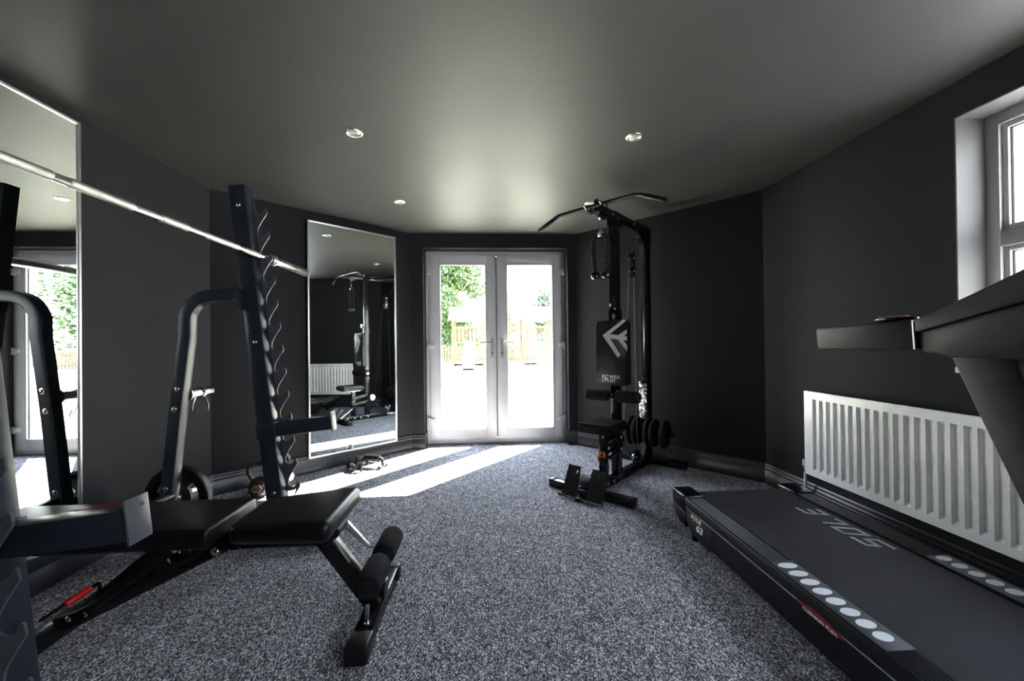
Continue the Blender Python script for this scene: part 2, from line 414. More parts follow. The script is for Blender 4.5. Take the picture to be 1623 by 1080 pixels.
for (x0, x1, g0, g1, side) in ((-.620, .089, -.517, -.012, -1), (.101, .812, .205, .718, 1)):
    z0, z1, h0, h1 = .052, 2.043, .152, 1.945
    bm = BM(); y0, y1 = 4.388, 4.452
    box(bm, (x0, y0, z0), (g0, y1, z1), .004); box(bm, (g1, y0, z0), (x1, y1, z1), .004)
    box(bm, (g0-.002, y0, h1), (g1+.002, y1, z1), .004); box(bm, (g0-.002, y0, z0), (g1+.002, y1, h0), .004)
    for a, b in (((g0-.004, 4.382, h0-.004), (g0+.012, 4.40, h1+.004)), ((g1-.012, 4.382, h0-.004), (g1+.004, 4.40, h1+.004)),
                 ((g0, 4.382, h1-.012), (g1, 4.40, h1+.004)), ((g0, 4.382, h0-.004), (g1, 4.40, h0+.012))):
        box(bm, a, b, .003)
    leaf = obj('door_leaf', bm, M['upvc'], door)
    bm = BM(); frame_rect(bm, g0+.008, g1-.008, h0+.008, h1-.008, .006, 4.402, 4.412, 0); obj('seal', bm, M['seal'], leaf, smooth=False)
    bm = BM(); box(bm, (g0, 4.415, h0), (g1, 4.419, h1)); obj('glass_pane', bm, M['glass'], leaf, smooth=False)
    hx = .045 if side < 0 else .152
    bm = BM(); prism(bm, rrect(.032, .215, .012), 'y', 4.378, 4.389, .002, mtx=Matrix.Translation((hx, 0, 1.037)))
    cyl(bm, (hx, 4.38, 1.095), (hx, 4.345, 1.095), .010)
    tube(bm, [(hx, 4.345, 1.095), (hx+side*.012, 4.335, 1.096), (hx+side*.06, 4.333, 1.098), (hx+side*.125, 4.337, 1.094)], .009, 10)
    hd = obj('handle', bm, M['handle'], leaf)
    bm = BM(); cyl(bm, (hx, 4.3785, .985), (hx, 4.376, .985), .008); box(bm, (hx-.0035, 4.376, .963), (hx+.0035, 4.3785, .985)); obj('keyhole', bm, M['key'], hd)
    for hz in (1.85, 1.045, .245):
        ex = x0 if side < 0 else x1
        bm = BM(); box(bm, (ex-.002 if side > 0 else ex-.030, 4.372, hz-.022), (ex+.030 if side > 0 else ex+.002, 4.405, hz+.05), .004)
        box(bm, (ex-.05 if side > 0 else ex, 4.370, hz-.006), (ex if side > 0 else ex+.05, 4.389, hz+.040), .005)
        obj('hinge', bm, M['upvc'], leaf)

# ---------------------------------------------------------------- window on the right wall, its unseen length behind the camera added for light
win = bpy.data.objects.new('window_1', None); link(win); win.location = (2.29, 1.1, .93); win['kind'] = 'structure'; OFF[win.name] = Vector((2.29, 1.1, .93))
def yz_frame(bm, y0, y1, z0, z1, w_, x0, x1, bev=.003):
    box(bm, (x0, y0, z0), (x1, y0+w_, z1), bev); box(bm, (x0, y1-w_, z0), (x1, y1, z1), bev)
    box(bm, (x0, y0+w_-.002, z1-w_), (x1, y1-w_+.002, z1), bev); box(bm, (x0, y0+w_-.002, z0), (x1, y1-w_+.002, z0+w_), bev)
bm = BM(); yz_frame(bm, -2.198, 1.698, .962, 2.083, .055, 2.255, 2.325)
box(bm, (2.256, -2.15, 1.49), (2.324, 1.65, 1.56), .004)
for yy in (1.10, .50, -.10, -.70, -1.40): box(bm, (2.256, yy-.03, 1.01), (2.324, yy+.03, 2.03), .004)
obj('window_frame', bm, M['upvc'], win)
for (ya, yb) in ((1.13, 1.643), (.53, 1.07), (-.07, .47), (-.67, -.13), (-1.37, -.73), (-2.143, -1.43)):
    for (za, zb) in ((1.017, 1.49), (1.56, 2.028)):
        bm = BM(); yz_frame(bm, ya+.001, yb-.001, za+.001, zb-.001, .022, 2.268, 2.31, .006)
        s_ = obj('sash_bead', bm, M['upvc'], win)
        bm = BM(); yz_frame(bm, ya+.022, yb-.022, za+.022, zb-.022, .004, 2.28, 2.29, 0); obj('seal', bm, M['seal'], s_, smooth=False)
        bm = BM(); box(bm, (2.288, ya+.02, za+.02), (2.292, yb-.02, zb-.02)); obj('glass_pane', bm, M['glass'], s_, smooth=False)
bm = BM(); box(bm, (2.095, -2.197, .932), (2.325, 1.697, .96), .005); obj('window_sill', bm, M['upvc'], win)
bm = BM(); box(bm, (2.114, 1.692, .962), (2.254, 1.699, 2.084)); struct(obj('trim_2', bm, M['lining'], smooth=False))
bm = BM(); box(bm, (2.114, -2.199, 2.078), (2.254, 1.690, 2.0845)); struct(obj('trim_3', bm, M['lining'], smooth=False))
# ---------------------------------------------------------------- ceiling downlights
def downlight(x, y, label):
    t = thing('ceiling_spotlight', label, 'spotlight', (x, y, ZC), 0, 'recessed ceiling spotlights')
    bm = BM(); lathe(bm, [(.030, -.001), (.034, -.006), (.040, -.007), (.045, -.004), (.046, -.0005)], (0, 0, 0), (0, 0, 1), 32); obj('rim', bm, M['alu'], t)
    bm = BM(); lathe(bm, [(0, -.0035), (.017, -.003), (.019, -.006), (.022, -.006), (.026, -.003), (.031, -.001)], (0, 0, 0), (0, 0, 1), 32); obj('lamp', bm, M['lamp'], t)
downlight(-.714, 2.233, 'round silver ceiling spotlight nearest above the squat rack')
downlight(.832, 2.217, 'round silver ceiling spotlight nearer the camera, on the lat machine side')
downlight(-.703, 3.307, 'small round silver ceiling spotlight above the floor by the far mirror')
downlight(.859, 3.308, 'small round ceiling spotlight directly behind the wide pulldown bar')

# ---------------------------------------------------------------- mirrors
def mirror(label, loc, rz, wd, z0, z1):
    """local x along the wall, local -y faces the room"""
    t = thing('wall_mirror', label, 'mirror', loc, rz)
    bm = BM()
    for a, b in (((-wd/2, -.018, z0), (-wd/2+.014, 0, z1)), ((wd/2-.014, -.018, z0), (wd/2, 0, z1)), ((-wd/2+.013, -.018, z1-.014), (wd/2-.013, 0, z1)), ((-wd/2+.013, -.018, z0), (wd/2-.013, 0, z0+.014))):
        box(bm, a, b, .002)
    obj('mirror_frame', bm, M['alu'], t)
    bm = BM(); box(bm, (-wd/2+.010, -.012, z0+.010), (wd/2-.010, -.004, z1-.010)); obj('mirror_glass', bm, M['mirror'], t, smooth=False)
ang = math.atan2(4.25-3.07, 1.22)
dirm = Vector((math.cos(ang), math.sin(ang))); nm_ = Vector((dirm.y, -dirm.x))
mc = Vector((-1.18, 3.76)); base = Vector((XL, 3.07)); s0 = (mc-base).dot(dirm)
mp_ = base+dirm*s0+nm_*.025
mirror('tall silver framed mirror on the angled wall, reflecting the lat machine and radiator', (mp_.x, mp_.y, 0), R(90-46.6), .835, .125, 2.155)
mirror('tall silver framed mirror behind the squat rack at the left edge, reflecting the glass door', (XL+.022, 1.675, 0), R(90), .84, .13, 2.19)

# ---------------------------------------------------------------- radiator
t = thing('radiator', 'white ribbed panel radiator on the right wall beside the treadmill', 'radiator', (2.07, 1.72, 0))
def rel(bm, T):
    for v in bm.verts: v.co -= Vector(T)
    return bm
T0 = (2.07, 1.72, 0)
ya, yb, z0, z1, xf = .95, 2.49, .230, .760, 2.03
ys = [(ya, 0), (ya+.025, 0)]; y = ya+.025; pitch = .0505
while y+pitch < yb-.02:
    ys += [(y+.003, 0), (y+.007, 1), (y+.028, 1), (y+.034, 0)]; y += pitch
ys += [(yb, 0)]
zr = [(z0, 0), (z0+.040, 0), (z0+.055, 1), (z1-.058, 1), (z1-.046, 0), (z1, 0)]
bm = BM(); G = []
for yy, a in ys: G.append([bm.verts.new((xf+.013*a*b, yy, zz)) for zz, b in zr])
for A, B in zip(G, G[1:]):
    for k in range(len(zr)-1): bm.faces.new([A[k], A[k+1], B[k+1], B[k]])
bk = [[bm.verts.new((xf+.02, yy, zz)) for zz in (z0, z1)] for yy in (ya, yb)]
bm.faces.new([bk[0][0], bk[0][1], bk[1][1], bk[1][0]])
bm.faces.new([g[-1] for g in G]+[bk[1][1], bk[0][1]]); bm.faces.new([g[0] for g in G][::-1]+[bk[0][0], bk[1][0]])
bm.faces.new(G[0]+[bk[0][1], bk[0][0]]); bm.faces.new(G[-1][::-1]+[bk[1][0], bk[1][1]])
obj('front_panel', rel(bm, T0), M['whitem'], t, ang=25)
bm = BM(); box(bm, (2.052, ya, z0+.01), (2.062, yb, z1-.01), .002)
for k in range(40): box(bm, (2.05, ya+.02+k*.0385, z0+.06), (2.085, ya+.035+k*.0385, z1-.06))
obj('convector_fins', rel(bm, T0), M['whitem'], t, smooth=False)
bm = BM(); box(bm, (2.085, ya+.2, z0+.1), (2.112, ya+.24, z1-.1)); box(bm, (2.085, yb-.24, z0+.1), (2.112, yb-.2, z1-.1)); obj('bracket', rel(bm, T0), M['whitem'], t, smooth=False)
bm = BM(); cyl(bm, (2.06, 2.525, .002), (2.06, 2.525, .23), .008); v_ = obj('pipe', rel(bm, T0), M['whitem'], t)
bm = BM(); cyl(bm, (2.06, 2.525, .225), (2.06, 2.525, .265), .012, 12); cyl(bm, (2.06, 2.525, .25), (2.06, 2.488, .25), .010); obj('valve_body', rel(bm, T0), M['chrome'], t)
bm = BM(); cyl(bm, (2.06, 2.525, .264), (2.06, 2.525, .305), .015, 16, bev=.004); obj('valve_cap', rel(bm, T0), M['upvc'], t)

# ---------------------------------------------------------------- squat rack
FX0 = -1.1135; SL = .11   # front face of the uprights at the floor, backward lean
def uv(u, v, y):
    k = 1/math.sqrt(1+SL*SL); return Vector((FX0+(-SL*u+v)*k, y, (u+v*SL)*k))
RK = (-1.40, 1.70, 0)
rack = thing('squat_rack', 'tall dark blue-grey squat rack with notched uprights in front of the left mirror', 'squat rack', RK)
def rk(name, bm, m='navy', parent=None, **k): return obj(name, rel(bm, RK), M[m], parent or rack, **k)
YN, YF = 1.0625, 2.335    # centre of the near and far frames
for yc, outw in ((YN, -1), (YF, 1)):
    bm = BM(); obox(bm, uv(.07, -.0425, yc), uv(1.992, -.0425, yc), .075, .085, .004, upv=(1, 0, .1)); upr = rk('upright', bm)
    # notched plate on the outer side
    prof = [(.26, -.075), (1.975, -.075), (1.975, .000)]
    tips = [1.858-.1290*k for k in range(13)]
    for zt in tips:
        ut = zt*1.006+.006*(zt-1)
        prof += [(ut-.010, .006), (ut-.020, .013), (ut-.026, .027), (ut-.022, .040), (ut-.012, .049), (ut-.001, .056), (ut+.001, .061), (ut-.004, .066), (ut-.028, .068), (ut-.042, .058), (ut-.068, .037), (ut-.095, .018), (ut-.112, .009), (ut-.126, .006)]
    prof += [(.27, .045), (.262, .03)]
    yp = yc+outw*.0375; bm = BM()
    A = [bm.verts.new(uv(u, v, yp)) for u, v in prof]; B = [bm.verts.new(uv(u, v, yp+outw*.006)) for u, v in prof]
    bm.faces.new(A); bm.faces.new(B[::-1]); n = len(prof)
    for k in range(n): bm.faces.new([A[k], B[k], B[(k+1) % n], A[(k+1) % n]])
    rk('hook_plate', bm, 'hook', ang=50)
    bm = BM()
    for u in (1.88, 1.12, .285, .13): bolt(bm, uv(u, -.040, yc-.0375), (0, -1, 0), .010)
    for u in (1.88, 1.12): bolt(bm, uv(u, -.040, yc+.0375), (0, 1, 0), .010)
    rk('bolt', bm, 'chrome', upr)
    # back leg: foot, lean, bend, top connector
    pts = [(-1.757, .062), (-1.71, .335), (-1.665, .76), (-1.617, 1.14)]
    for k in range(1, 9):
        a = R(172-82*k/8); pts.append((-1.487+.135*math.cos(a)*1.0, 1.195+.165*math.sin(a)))
    pts.append((-1.352, 1.372))
    bm = BM(); sweep(bm, [(x, yc-.057 if outw > 0 else yc+.057, z) for x, z in pts], rrect(.062, .062, .006), upv=(0, 1, 0)); leg = rk('rear_leg', bm)
    bm = BM(); obox(bm, uv(1.30, -.089, yc-outw*.025), uv(1.42, -.089, yc-outw*.025), .12, .008, .002, upv=(1, 0, .1)); rk('bracket', bm, 'navy', leg)
    yl = (yc-.057 if outw > 0 else yc+.057)
    bm = BM(); [bolt(bm, (x, yl-.031, z), (0, -1, 0), .012) for x, z in ((-1.649, .863), (-1.665, .758), (-1.712, .335))]; rk('bolt', bm, 'chrome', leg)
    for z, x in ((.825, -1.655), (.245, -1.745)):
        bm = BM(); cyl(bm, (x, yl+outw*.031, z), (x, yl+outw*.038, z), .042, 24); cyl(bm, (x, yl+outw*.03, z), (x, yl+outw*.235, z), .0248, 24, bev=.003)
        rk('plate_peg', bm, 'satin')
    # base beam along the floor and safety arm
    bm = BM(); box(bm, (-1.80, yl-.03, .0), (-.88, yl+.03, .06), .004); rk('base_beam', bm)
    bm = BM(); box(bm, (-.885, yl-.033, 0), (-.865, yl+.033, .064), .006); box(bm, (-1.815, yl-.033, 0), (-1.795, yl+.033, .064), .006); rk('end_cap', bm, 'rubber')
    ua = .625
    bm = BM(); obox(bm, uv(ua-.042, -.0425, yc), uv(ua+.042, -.0425, yc), .089, .099, .003, upv=(1, 0, .1)); slv = rk('sleeve', bm)
    bm = BM(); obox(bm, uv(ua, .005, yc), uv(ua, .305, yc), .062, .075, .004, upv=(0, 0, 1)); am = rk('safety_arm', bm)
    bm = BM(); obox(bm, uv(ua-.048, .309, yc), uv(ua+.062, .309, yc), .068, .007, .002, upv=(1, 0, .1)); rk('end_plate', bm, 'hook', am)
    bm = BM(); cyl(bm, uv(ua+.040, .3131, yc+.012), uv(ua+.040, .3142, yc+.012), .006); rk('hole', bm, 'key', am)
bm = BM(); box(bm, (-1.735, YN+.06, .285), (-1.685, YF-.06, .305), .002); box(bm, (-1.735, YN+.06, .245), (-1.729, YF-.06, .295), .002); rk('rear_crossbeam', bm)

# ---------------------------------------------------------------- barbell
BX, BZ = -1.257, 1.588
bar = thing('barbell', 'long bare silver olympic barbell racked across the squat rack', 'barbell', (BX, 1.705, BZ))
def bb(name, bm, m, p=None): return obj(name, rel(bm, (BX, 1.705, BZ)), M[m], p or bar)
bm = BM(); cyl(bm, (BX, .97, BZ), (BX, 2.44, BZ), .0132, 24); sh = bb('shaft', bm, 'satin')
for a, b in ((1.635, 1.775), (1.90, 2.12), (1.29, 1.512), (2.17, 2.31), (1.10, 1.24)):
    bm = BM(); cyl(bm, (BX, a, BZ), (BX, b, BZ), .0150, 24, bev=.002); bb('knurling', bm, 'steel', sh)
for s, y0 in ((1, 2.420), (-1, .990)):
    bm = BM(); lathe(bm, [(0, 0), (.026, 0), (.030, .003), (.030, .008), (.027, .010), (.027, .016), (.032, .018), (.034, .021), (.034, .030), (.031, .034), (.0245, .035), (.0245, .455), (.022, .460), (0, .460)], (BX, y0, BZ), (0, s, 0), 32)
    sl = bb('sleeve', bm, 'satin')
    bm = BM(); cyl(bm, (BX, y0+s*.4602, BZ), (BX, y0+s*.462, BZ), .010, 16); bb('end_bolt', bm, 'chrome', sl)

# spring collar on the upper peg of the far leg
YLF = YF-.057
PX, PZ = -1.655, .825; SCY = YLF+.15
cl = thing('spring_collar', 'chrome spring clip with two wire handles hanging on the rack peg', 'spring clip', (PX, SCY, PZ))
pts = []
for k in range(73):
    a = 2*math.pi*k/24; pts.append((.0285*math.cos(a), -.012+.024*k/72, .0285*math.sin(a)))
bm = BM(); tube(bm, pts, .0030, 8); obj('coil', bm, M['chrome'], cl)
for s in (-1, 1):
    lp = [(s*.0275*0+s*.016, s*.012, -.022), (s*.022, s*.030, -.07), (s*.014, s*.043, -.105), (s*.006, s*.05, -.118), (s*-.002, s*.046, -.112), (s*.002, s*.034, -.08)]
    bm = BM(); tube(bm, lp, .0030, 8); obj('handle', bm, M['chrome'], cl)

# ---------------------------------------------------------------- big grip plate on the lower peg
def grip_plate(name, label, cat, c, axis, rad, th, group=None, holes=3, hub='chrome', m='rubber', hr=.4):
    t = thing(name, label, cat, c, 0, group)
    bm = BM(); ax = Vector(axis); h = th/2
    if holes:
        # disc with kidney shaped openings, built as ring sectors
        x, y, d = frame_of(ax); N = 72; rr = [.0255, rad*.26, rad*.42, rad*.66, rad*.84, rad*.88, rad*.97, rad]
        hh = [h*.95, h*.95, h*.45, h*.45, h*.5, h, h, h*.75]
        def hole(i, k):
            f = (k/N*holes+.12) % 1; return i == 2 and .24 < f < .76
        V = {}
        for sgn in (1, -1):
            for i in range(8):
                for k in range(N):
                    a = 2*math.pi*k/N; V[sgn, i, k] = bm.verts.new((x*math.cos(a)+y*math.sin(a))*rr[i]+d*hh[i]*sgn)
        for sgn in (1, -1):
            for i in range(7):
                for k in range(N):
                    if not hole(i, k): bm.faces.new([V[sgn, i, k], V[sgn, i, (k+1) % N], V[sgn, i+1, (k+1) % N], V[sgn, i+1, k]])
        for k in range(N):
            k2 = (k+1) % N
            bm.faces.new([V[1, 7, k], V[1, 7, k2], V[-1, 7, k2], V[-1, 7, k]]); bm.faces.new([V[1, 0, k], V[1, 0, k2], V[-1, 0, k2], V[-1, 0, k]])
            if hole(2, k):
                bm.faces.new([V[1, 2, k], V[1, 2, k2], V[-1, 2, k2], V[-1, 2, k]]); bm.faces.new([V[1, 3, k], V[1, 3, k2], V[-1, 3, k2], V[-1, 3, k]])
                if not hole(2, k-1): bm.faces.new([V[1, 2, k], V[1, 3, k], V[-1, 3, k], V[-1, 2, k]])
                if not hole(2, k2): bm.faces.new([V[1, 2, k2], V[1, 3, k2], V[-1, 3, k2], V[-1, 2, k2]])
    else:
        lathe(bm, [(hr*rad*.35, -h), (rad*.45, -h), (rad*.5, -h*.5), (rad*.78, -h*.5), (rad*.83, -h), (rad*.95, -h), (rad, -h*.55), (rad, h*.55), (rad*.95, h), (rad*.83, h), (rad*.78, h*.5), (rad*.5, h*.5), (rad*.45, h), (hr*rad*.35, h), (hr*rad*.35, -h)], (0, 0, 0), ax, 48)
    obj('disc', bm, M[m], t)
    ri = .0252 if holes else hr*rad*.35
    bm = BM(); lathe(bm, [(ri+.009, -h*1.03), (ri, -h*1.03), (ri, h*1.03), (ri+.009, h*1.03), (ri+.009, -h*1.03)], (0, 0, 0), ax, 32); obj('hub_ring', bm, M[hub], t)
    return t
grip_plate('weight_plate', 'large black rubber weight plate on the low peg at the foot of the squat rack', 'weight plate', (-1.745, YLF+.105, .245), (0, 1, 0), .172, .045)

# ---------------------------------------------------------------- weight bench
BN = (-1.15, 1.62, 0)
bench = thing('weight_bench', 'adjustable black padded weight bench with foam leg rollers', 'bench', BN)
def bn(name, bm, m='blackpaint', parent=None, **k): return obj(name, rel(bm, BN), M[m], parent or bench, **k)
def pad(x0, x1, w0, w1, zt0, zt1, th, r=.018, yc=1.625):
    bm = BM(); nx, ny = 14, 8; 
    t = bmesh.new(); bmesh.ops.create_cube(t, size=1)
    for v in t.verts:
        X = x0 if v.co.x < 0 else x1; W = w0 if v.co.x < 0 else w1; ZT = zt0 if v.co.x < 0 else zt1
        v.co = Vector((X, yc+v.co.y*W, ZT if v.co.z > 0 else ZT-th))
    bmesh.ops.bevel(t, geom=t.edges[:], offset=r, segments=4, affect='EDGES', profile=.55)
    merge(bm, t); return bm
sp = bn('seat_pad', pad(-.935, -.560, .27, .385, .453, .473, .078, .032), 'vinyl')
bm = BM(); box(bm, (-.90, 1.55, .375), (-.60, 1.70, .388)); bn('seat_board', bm, 'rubber', sp)
bp_ = bn('back_pad', pad(-1.885, -.985, .28, .315, .447, .447, .07, .016), 'vinyl')
bm = BM(); box(bm, (-1.87, 1.49, .374), (-1.01, 1.755, .379)); bn('pad_board', bm, 'rubber', bp_)
bm = BM(); prism(bm, [(-1.66, 1.70), (-1.50, 1.755), (-1.485, 1.74), (-1.64, 1.685)], 'z', .4465, .4482); bn('logo', bm, 'red', bp_, smooth=False)
bm = BM(); prism(bm, [(-1.66, 1.67), (-1.63, 1.685), (-1.60, 1.67), (-1.60, 1.66), (-1.63, 1.67), (-1.66, 1.655)], 'z', .4465, .4482); bn('logo', bm, 'offwhite', bp_, smooth=False)
YC = 1.625
bm = BM(); sweep(bm, [(-1.61, YC, .065), (-1.53, YC, .085), (-.985, YC, .345), (-.66, YC, .350)], rrect(.055, .065, .005), upv=(0, 1, 0)); beam = bn('main_beam', bm)
for yy in (YC-.031, YC+.025):
    pf = [(-1.50, .10)]; pt = []
    for k in range(6):
        x = -1.47+k*.075; z = .150+(x+1.47)*.475
        pt += [(x, z), (x+.012, z+.038), (x+.030, z+.040), (x+.048, z+.012), (x+.060, z+.012)]
    bm = BM(); prism(bm, [(-1.50, .09), (-1.02, .32)]+pt[::-1], 'y', yy, yy+.006); bn('ladder_plate', bm)
bm = BM(); obox(bm, (-1.45, YC-.055, .14), (-1.12, YC-.055, .375), .012, .035, .002, upv=(0, 0, 1)); obox(bm, (-1.45, YC+.055, .14), (-1.12, YC+.055, .375), .012, .035, .002, upv=(0, 0, 1)); cyl(bm, (-1.45, YC-.075, .14), (-1.45, YC+.075, .14), .009); bn('strut_arm', bm)
bm = BM(); obox(bm, (-1.50, YC, .115), (-1.20, YC, .360), .05, .05, .003, upv=(0, 1, 0)); bn('back_support', bm)
bm = BM(); obox(bm, (-1.86, YC-.08, .363), (-1.02, YC-.08, .363), .03, .022, .002, upv=(0, 0, 1)); obox(bm, (-1.86, YC+.08, .363), (-1.02, YC+.08, .363), .03, .022, .002, upv=(0, 0, 1)); bn('back_rail', bm)
bm = BM(); box(bm, (-1.02, YC-.075, .335), (-.93, YC+.075, .372), .004); cyl(bm, (-.99, YC-.10, .345), (-.99, YC+.10, .345), .013); bn('hinge', bm)
bm = BM(); bolt(bm, (-.99, YC-.10, .345), (0, -1, 0), .012); bolt(bm, (-1.16, YC-.062, .34), (0, -1, 0), .009); bolt(bm, (-.80, YC-.028, .34), (0, -1, 0), .010); bolt(bm, (-1.55, YC-.20, .08), (1, -1, 0), .011); bolt(bm, (-1.56, YC-.028, .085), (0, -1, 0), .013); bolt(bm, (-1.50, YC-.028, .10), (0, -1, 0), .011); bn('bolt', bm, 'chrome')
bm = BM(); box(bm, (-1.645, 1.37, .012), (-1.585, 1.88, .072), .004); bn('rear_foot', bm)
bm = BM(); box(bm, (-1.65, 1.345, 0), (-1.58, 1.375, .08), .006); box(bm, (-1.65, 1.875, 0), (-1.58, 1.905, .08), .006); bn('end_cap', bm, 'rubber')
bm = BM(); cyl(bm, (-1.500, 1.52, .182), (-1.482, 1.595, .195), .014, 16, bev=.005); bn('pull_handle', bm, 'redgrip')
bm = BM(); cyl(bm, (-1.515, 1.455, .171), (-1.476, 1.62, .200), .006, 12); cyl(bm, (-1.476, 1.62, .200), (-1.46, 1.62, .12), .006, 12); bn('handle_rod', bm)
# front: sloping support arm, roller bar, foot bar
bm = BM(); obox(bm, (-.68, 1.645, .365), (-.455, 1.645, .055), .065, .055, .004, upv=(1, 0, 0)); arm = bn('support_arm', bm)
bm = BM(); prism(bm, [(-.62, .37), (-.585, .375), (-.49, .265), (-.455, .262), (-.455, .256), (-.50, .256)], 'y', 1.685, 1.70); box(bm, (-.495, 1.685, .256), (-.455, 1.725, .260)); bn('link_bracket', bm, 'satin', arm)
bm = BM(); cyl(bm, (-.60, YC-.05, .375), (-.60, YC+.05, .375), .028, 20); bn('pivot_cover', bm, 'rubber')
RX, RZ = -.430, .240
bm = BM(); cyl(bm, (RX, 1.44, RZ), (RX, 1.82, RZ), .012); rb = bn('roller_bar', bm, 'satin')
for a, b in ((1.43, 1.60), (1.655, 1.83)):
    bm = BM(); cyl(bm, (RX, a, RZ), (RX, b, RZ), .046, 36, bev=.013); fo = bn('foam_roller', bm, 'foam')
    for e_, d in ((a, -1), (b, 1)):
        bm = BM(); cyl(bm, (RX, e_+d*.0005, RZ), (RX, e_+d*.004, RZ), .030, 24, bev=.001); bn('roller_cap', bm, 'rubber', fo)
bm = BM(); box(bm, (-.492, 1.475, .006), (-.425, 1.90, .064), .004); ft = bn('front_foot', bm)
bm = BM(); box(bm, (-.499, 1.395, 0), (-.418, 1.485, .066), .010, 3); box(bm, (-.499, 1.885, 0), (-.418, 1.935, .066), .010, 3); bn('end_cap', bm, 'rubber')
bm = BM(); cyl(bm, (-.455, 1.52, .064), (-.452, 1.52, .13), .007); bolt(bm, (-.455, 1.52, .064), (0, 0, 1), .010); bn('pull_pin', bm, 'chrome')
bm = BM(); box(bm, (-.49, 1.66, .064), (-.425, 1.72, .12), .003); bn('foot_bracket', bm)

# ---------------------------------------------------------------- kettlebells
def kettlebell(label, loc, rz, tilt, txt):
    t = thing('kettlebell', label, 'kettlebell', loc, rz, 'bronze kettlebells by the skirting')
    bm = BM(); prof = [(0, 0), (.045, 0), (.055, .006)]
    for k in range(1, 15):
        a = R(-62+148*k/14); prof.append((.074*math.cos(a), .072+.073*math.sin(a)))
    prof += [(0, .146)]
    lathe(bm, prof, (0, 0, 0), (0, 0, 1), 40); b = obj('body', bm, M['bronze'], t)
    pts = [(-.042, 0, .115), (-.072, 0, .165), (-.078, 0, .195), (-.068, 0, .222), (-.04, 0, .236), (0, 0, .239), (.04, 0, .236), (.068, 0, .222), (.078, 0, .195), (.072, 0, .165), (.042, 0, .115)]
    bm = BM(); tube(bm, pts, .0135, 14); obj('handle', bm, M['bronze'], t)
    bm = BM(); prism(bm, [(.036*math.cos(R(60*k)), .078+.030*math.sin(R(60*k))) for k in range(6)], 'y', -.0765, -.060, .002); bd = obj('badge', bm, M['badge'], b)
    if txt: text('weight_mark', txt, .026, M['key'], bd, basis((0, -.0770, .078), (1, 0, 0), (0, 0, 1)), bold=.0006)
    return t
kettlebell('bronze kettlebell marked 8KG on the floor left of the far rack upright', (-1.650, 3.02, 0), R(10), 0, '8KG')
kettlebell('bronze kettlebell mostly hidden behind the notched plate of the far upright', (-1.590, 3.215, 0), R(80), 0, '')

# ---------------------------------------------------------------- push-up handles by the mirror
def pushup(loc, rz, label, roll_=0):
    t = thing('push_up_bar', label, 'push-up bar', loc, rz, 'push-up bars under the far mirror')
    rm = Matrix.Rotation(roll_, 4, 'X')
    L = .085
    bm = BM(); cyl(bm, (-L+.014, 0, .075), (L-.014, 0, .075), .031, 24, bev=.006); bm.transform(rm); obj('foam_grip', bm, M['glossplast'], t)
    for s in (-1, 1):
        bm = BM(); tube(bm, [(s*(L-.02), 0, .075), (s*L, 0, .075), (s*(L+.008), 0, .068), (s*(L+.014), 0, .02)], .012, 12); bm.transform(rm); br = obj('bracket', bm, M['blackpaint'], t)
        bm = BM(); tube(bm, [(s*(L+.014), -.05, .014), (s*(L+.014), .05, .014)], .010, 12); bm.transform(rm); obj('foot_bar', bm, M['blackpaint'], t)
        bm = BM()
        for q in (-.05, .05): cyl(bm, (s*(L+.014), q-.010, .014), (s*(L+.014), q+.010, .014), .016, 16, bev=.003)
        bm.transform(rm); obj('rubber_foot', bm, M['rubber'], t)
pushup((-1.03, 3.66, .002), R(-20), 'black and chrome push-up handle standing upright under the far mirror')
pushup((-1.13, 3.62, .016), R(-60), 'black and chrome push-up handle tipped over in front of its twin', R(78))

# ---------------------------------------------------------------- lat pulldown machine (local x = across, y = towards the wall)
LO = Vector((.717, 2.826, 0)); LR = math.atan2(-.702, .712)
lat = thing('lat_pulldown_machine', 'black plate loaded lat pulldown machine with padded seat in the right corner', 'lat pulldown machine', LO, LR)
LATS = Matrix.Translation(LO) @ Matrix.Rotation(LR, 4, 'Z')
def lp(name, bm, m='blackpaint', parent=None, **k): return obj(name, bm, M[m], parent or lat, **k)
def lw(x, y, z): return LATS @ Vector((x, y, z))
bm = BM(); box(bm, (-.30, -.033, .002), (.29, .030, .056), .004); lp('front_foot', bm)
bm = BM(); box(bm, (-.345, -.036, 0), (-.295, .033, .060), .008); box(bm, (.285, -.036, 0), (.335, .033, .060), .008); lp('end_cap', bm, 'rubber')
bm = BM(); box(bm, (-.03, .028, .004), (.03, 1.02, .062), .004); base_ = lp('base_beam', bm)
text('lettering', 'MIRAFIT', .045, M['white'], base_, basis((-.0302, .80, .033), (0, -1, 0), (0, 0, 1)), bold=.001, sx_=1.3)
bm = BM(); box(bm, (-.33, .985, .002), (.33, 1.045, .06), .004); lp('rear_foot', bm)
bm = BM(); box(bm, (-.0275, .165, .06), (.0275, .22, .405), .004); spost = lp('seat_post', bm)
bm = BM(); box(bm, (-.022, .168, .40), (.022, .214, .432), .003); lp('post_sleeve', bm, 'alu', spost)
bm = BM(); box(bm, (-.026, .1632, .235), (.026, .1646, .275)); lb = lp('warning_label', bm, 'orange', spost, smooth=False)
bm = BM(); prism(bm, [(-.014, .244), (.014, .244), (0, .268)], 'y', .1620, .1631); lp('warning_triangle', bm, 'seal', lb, smooth=False)
bm = BM(); box(bm, (-.03, .365, .06), (.03, .435, 2.035), .004); mpost = lp('main_post', bm)
bm = BM()
for z in (.345, .255): obox(bm, (-.034, .17, z-.04), (-.034, .43, z+.005), .007, .04, .001, upv=(0, 0, 1)); obox(bm, (.034, .17, z-.04), (.034, .43, z+.005), .007, .04, .001, upv=(0, 0, 1))
lp('seat_link', bm)
bm = BM()
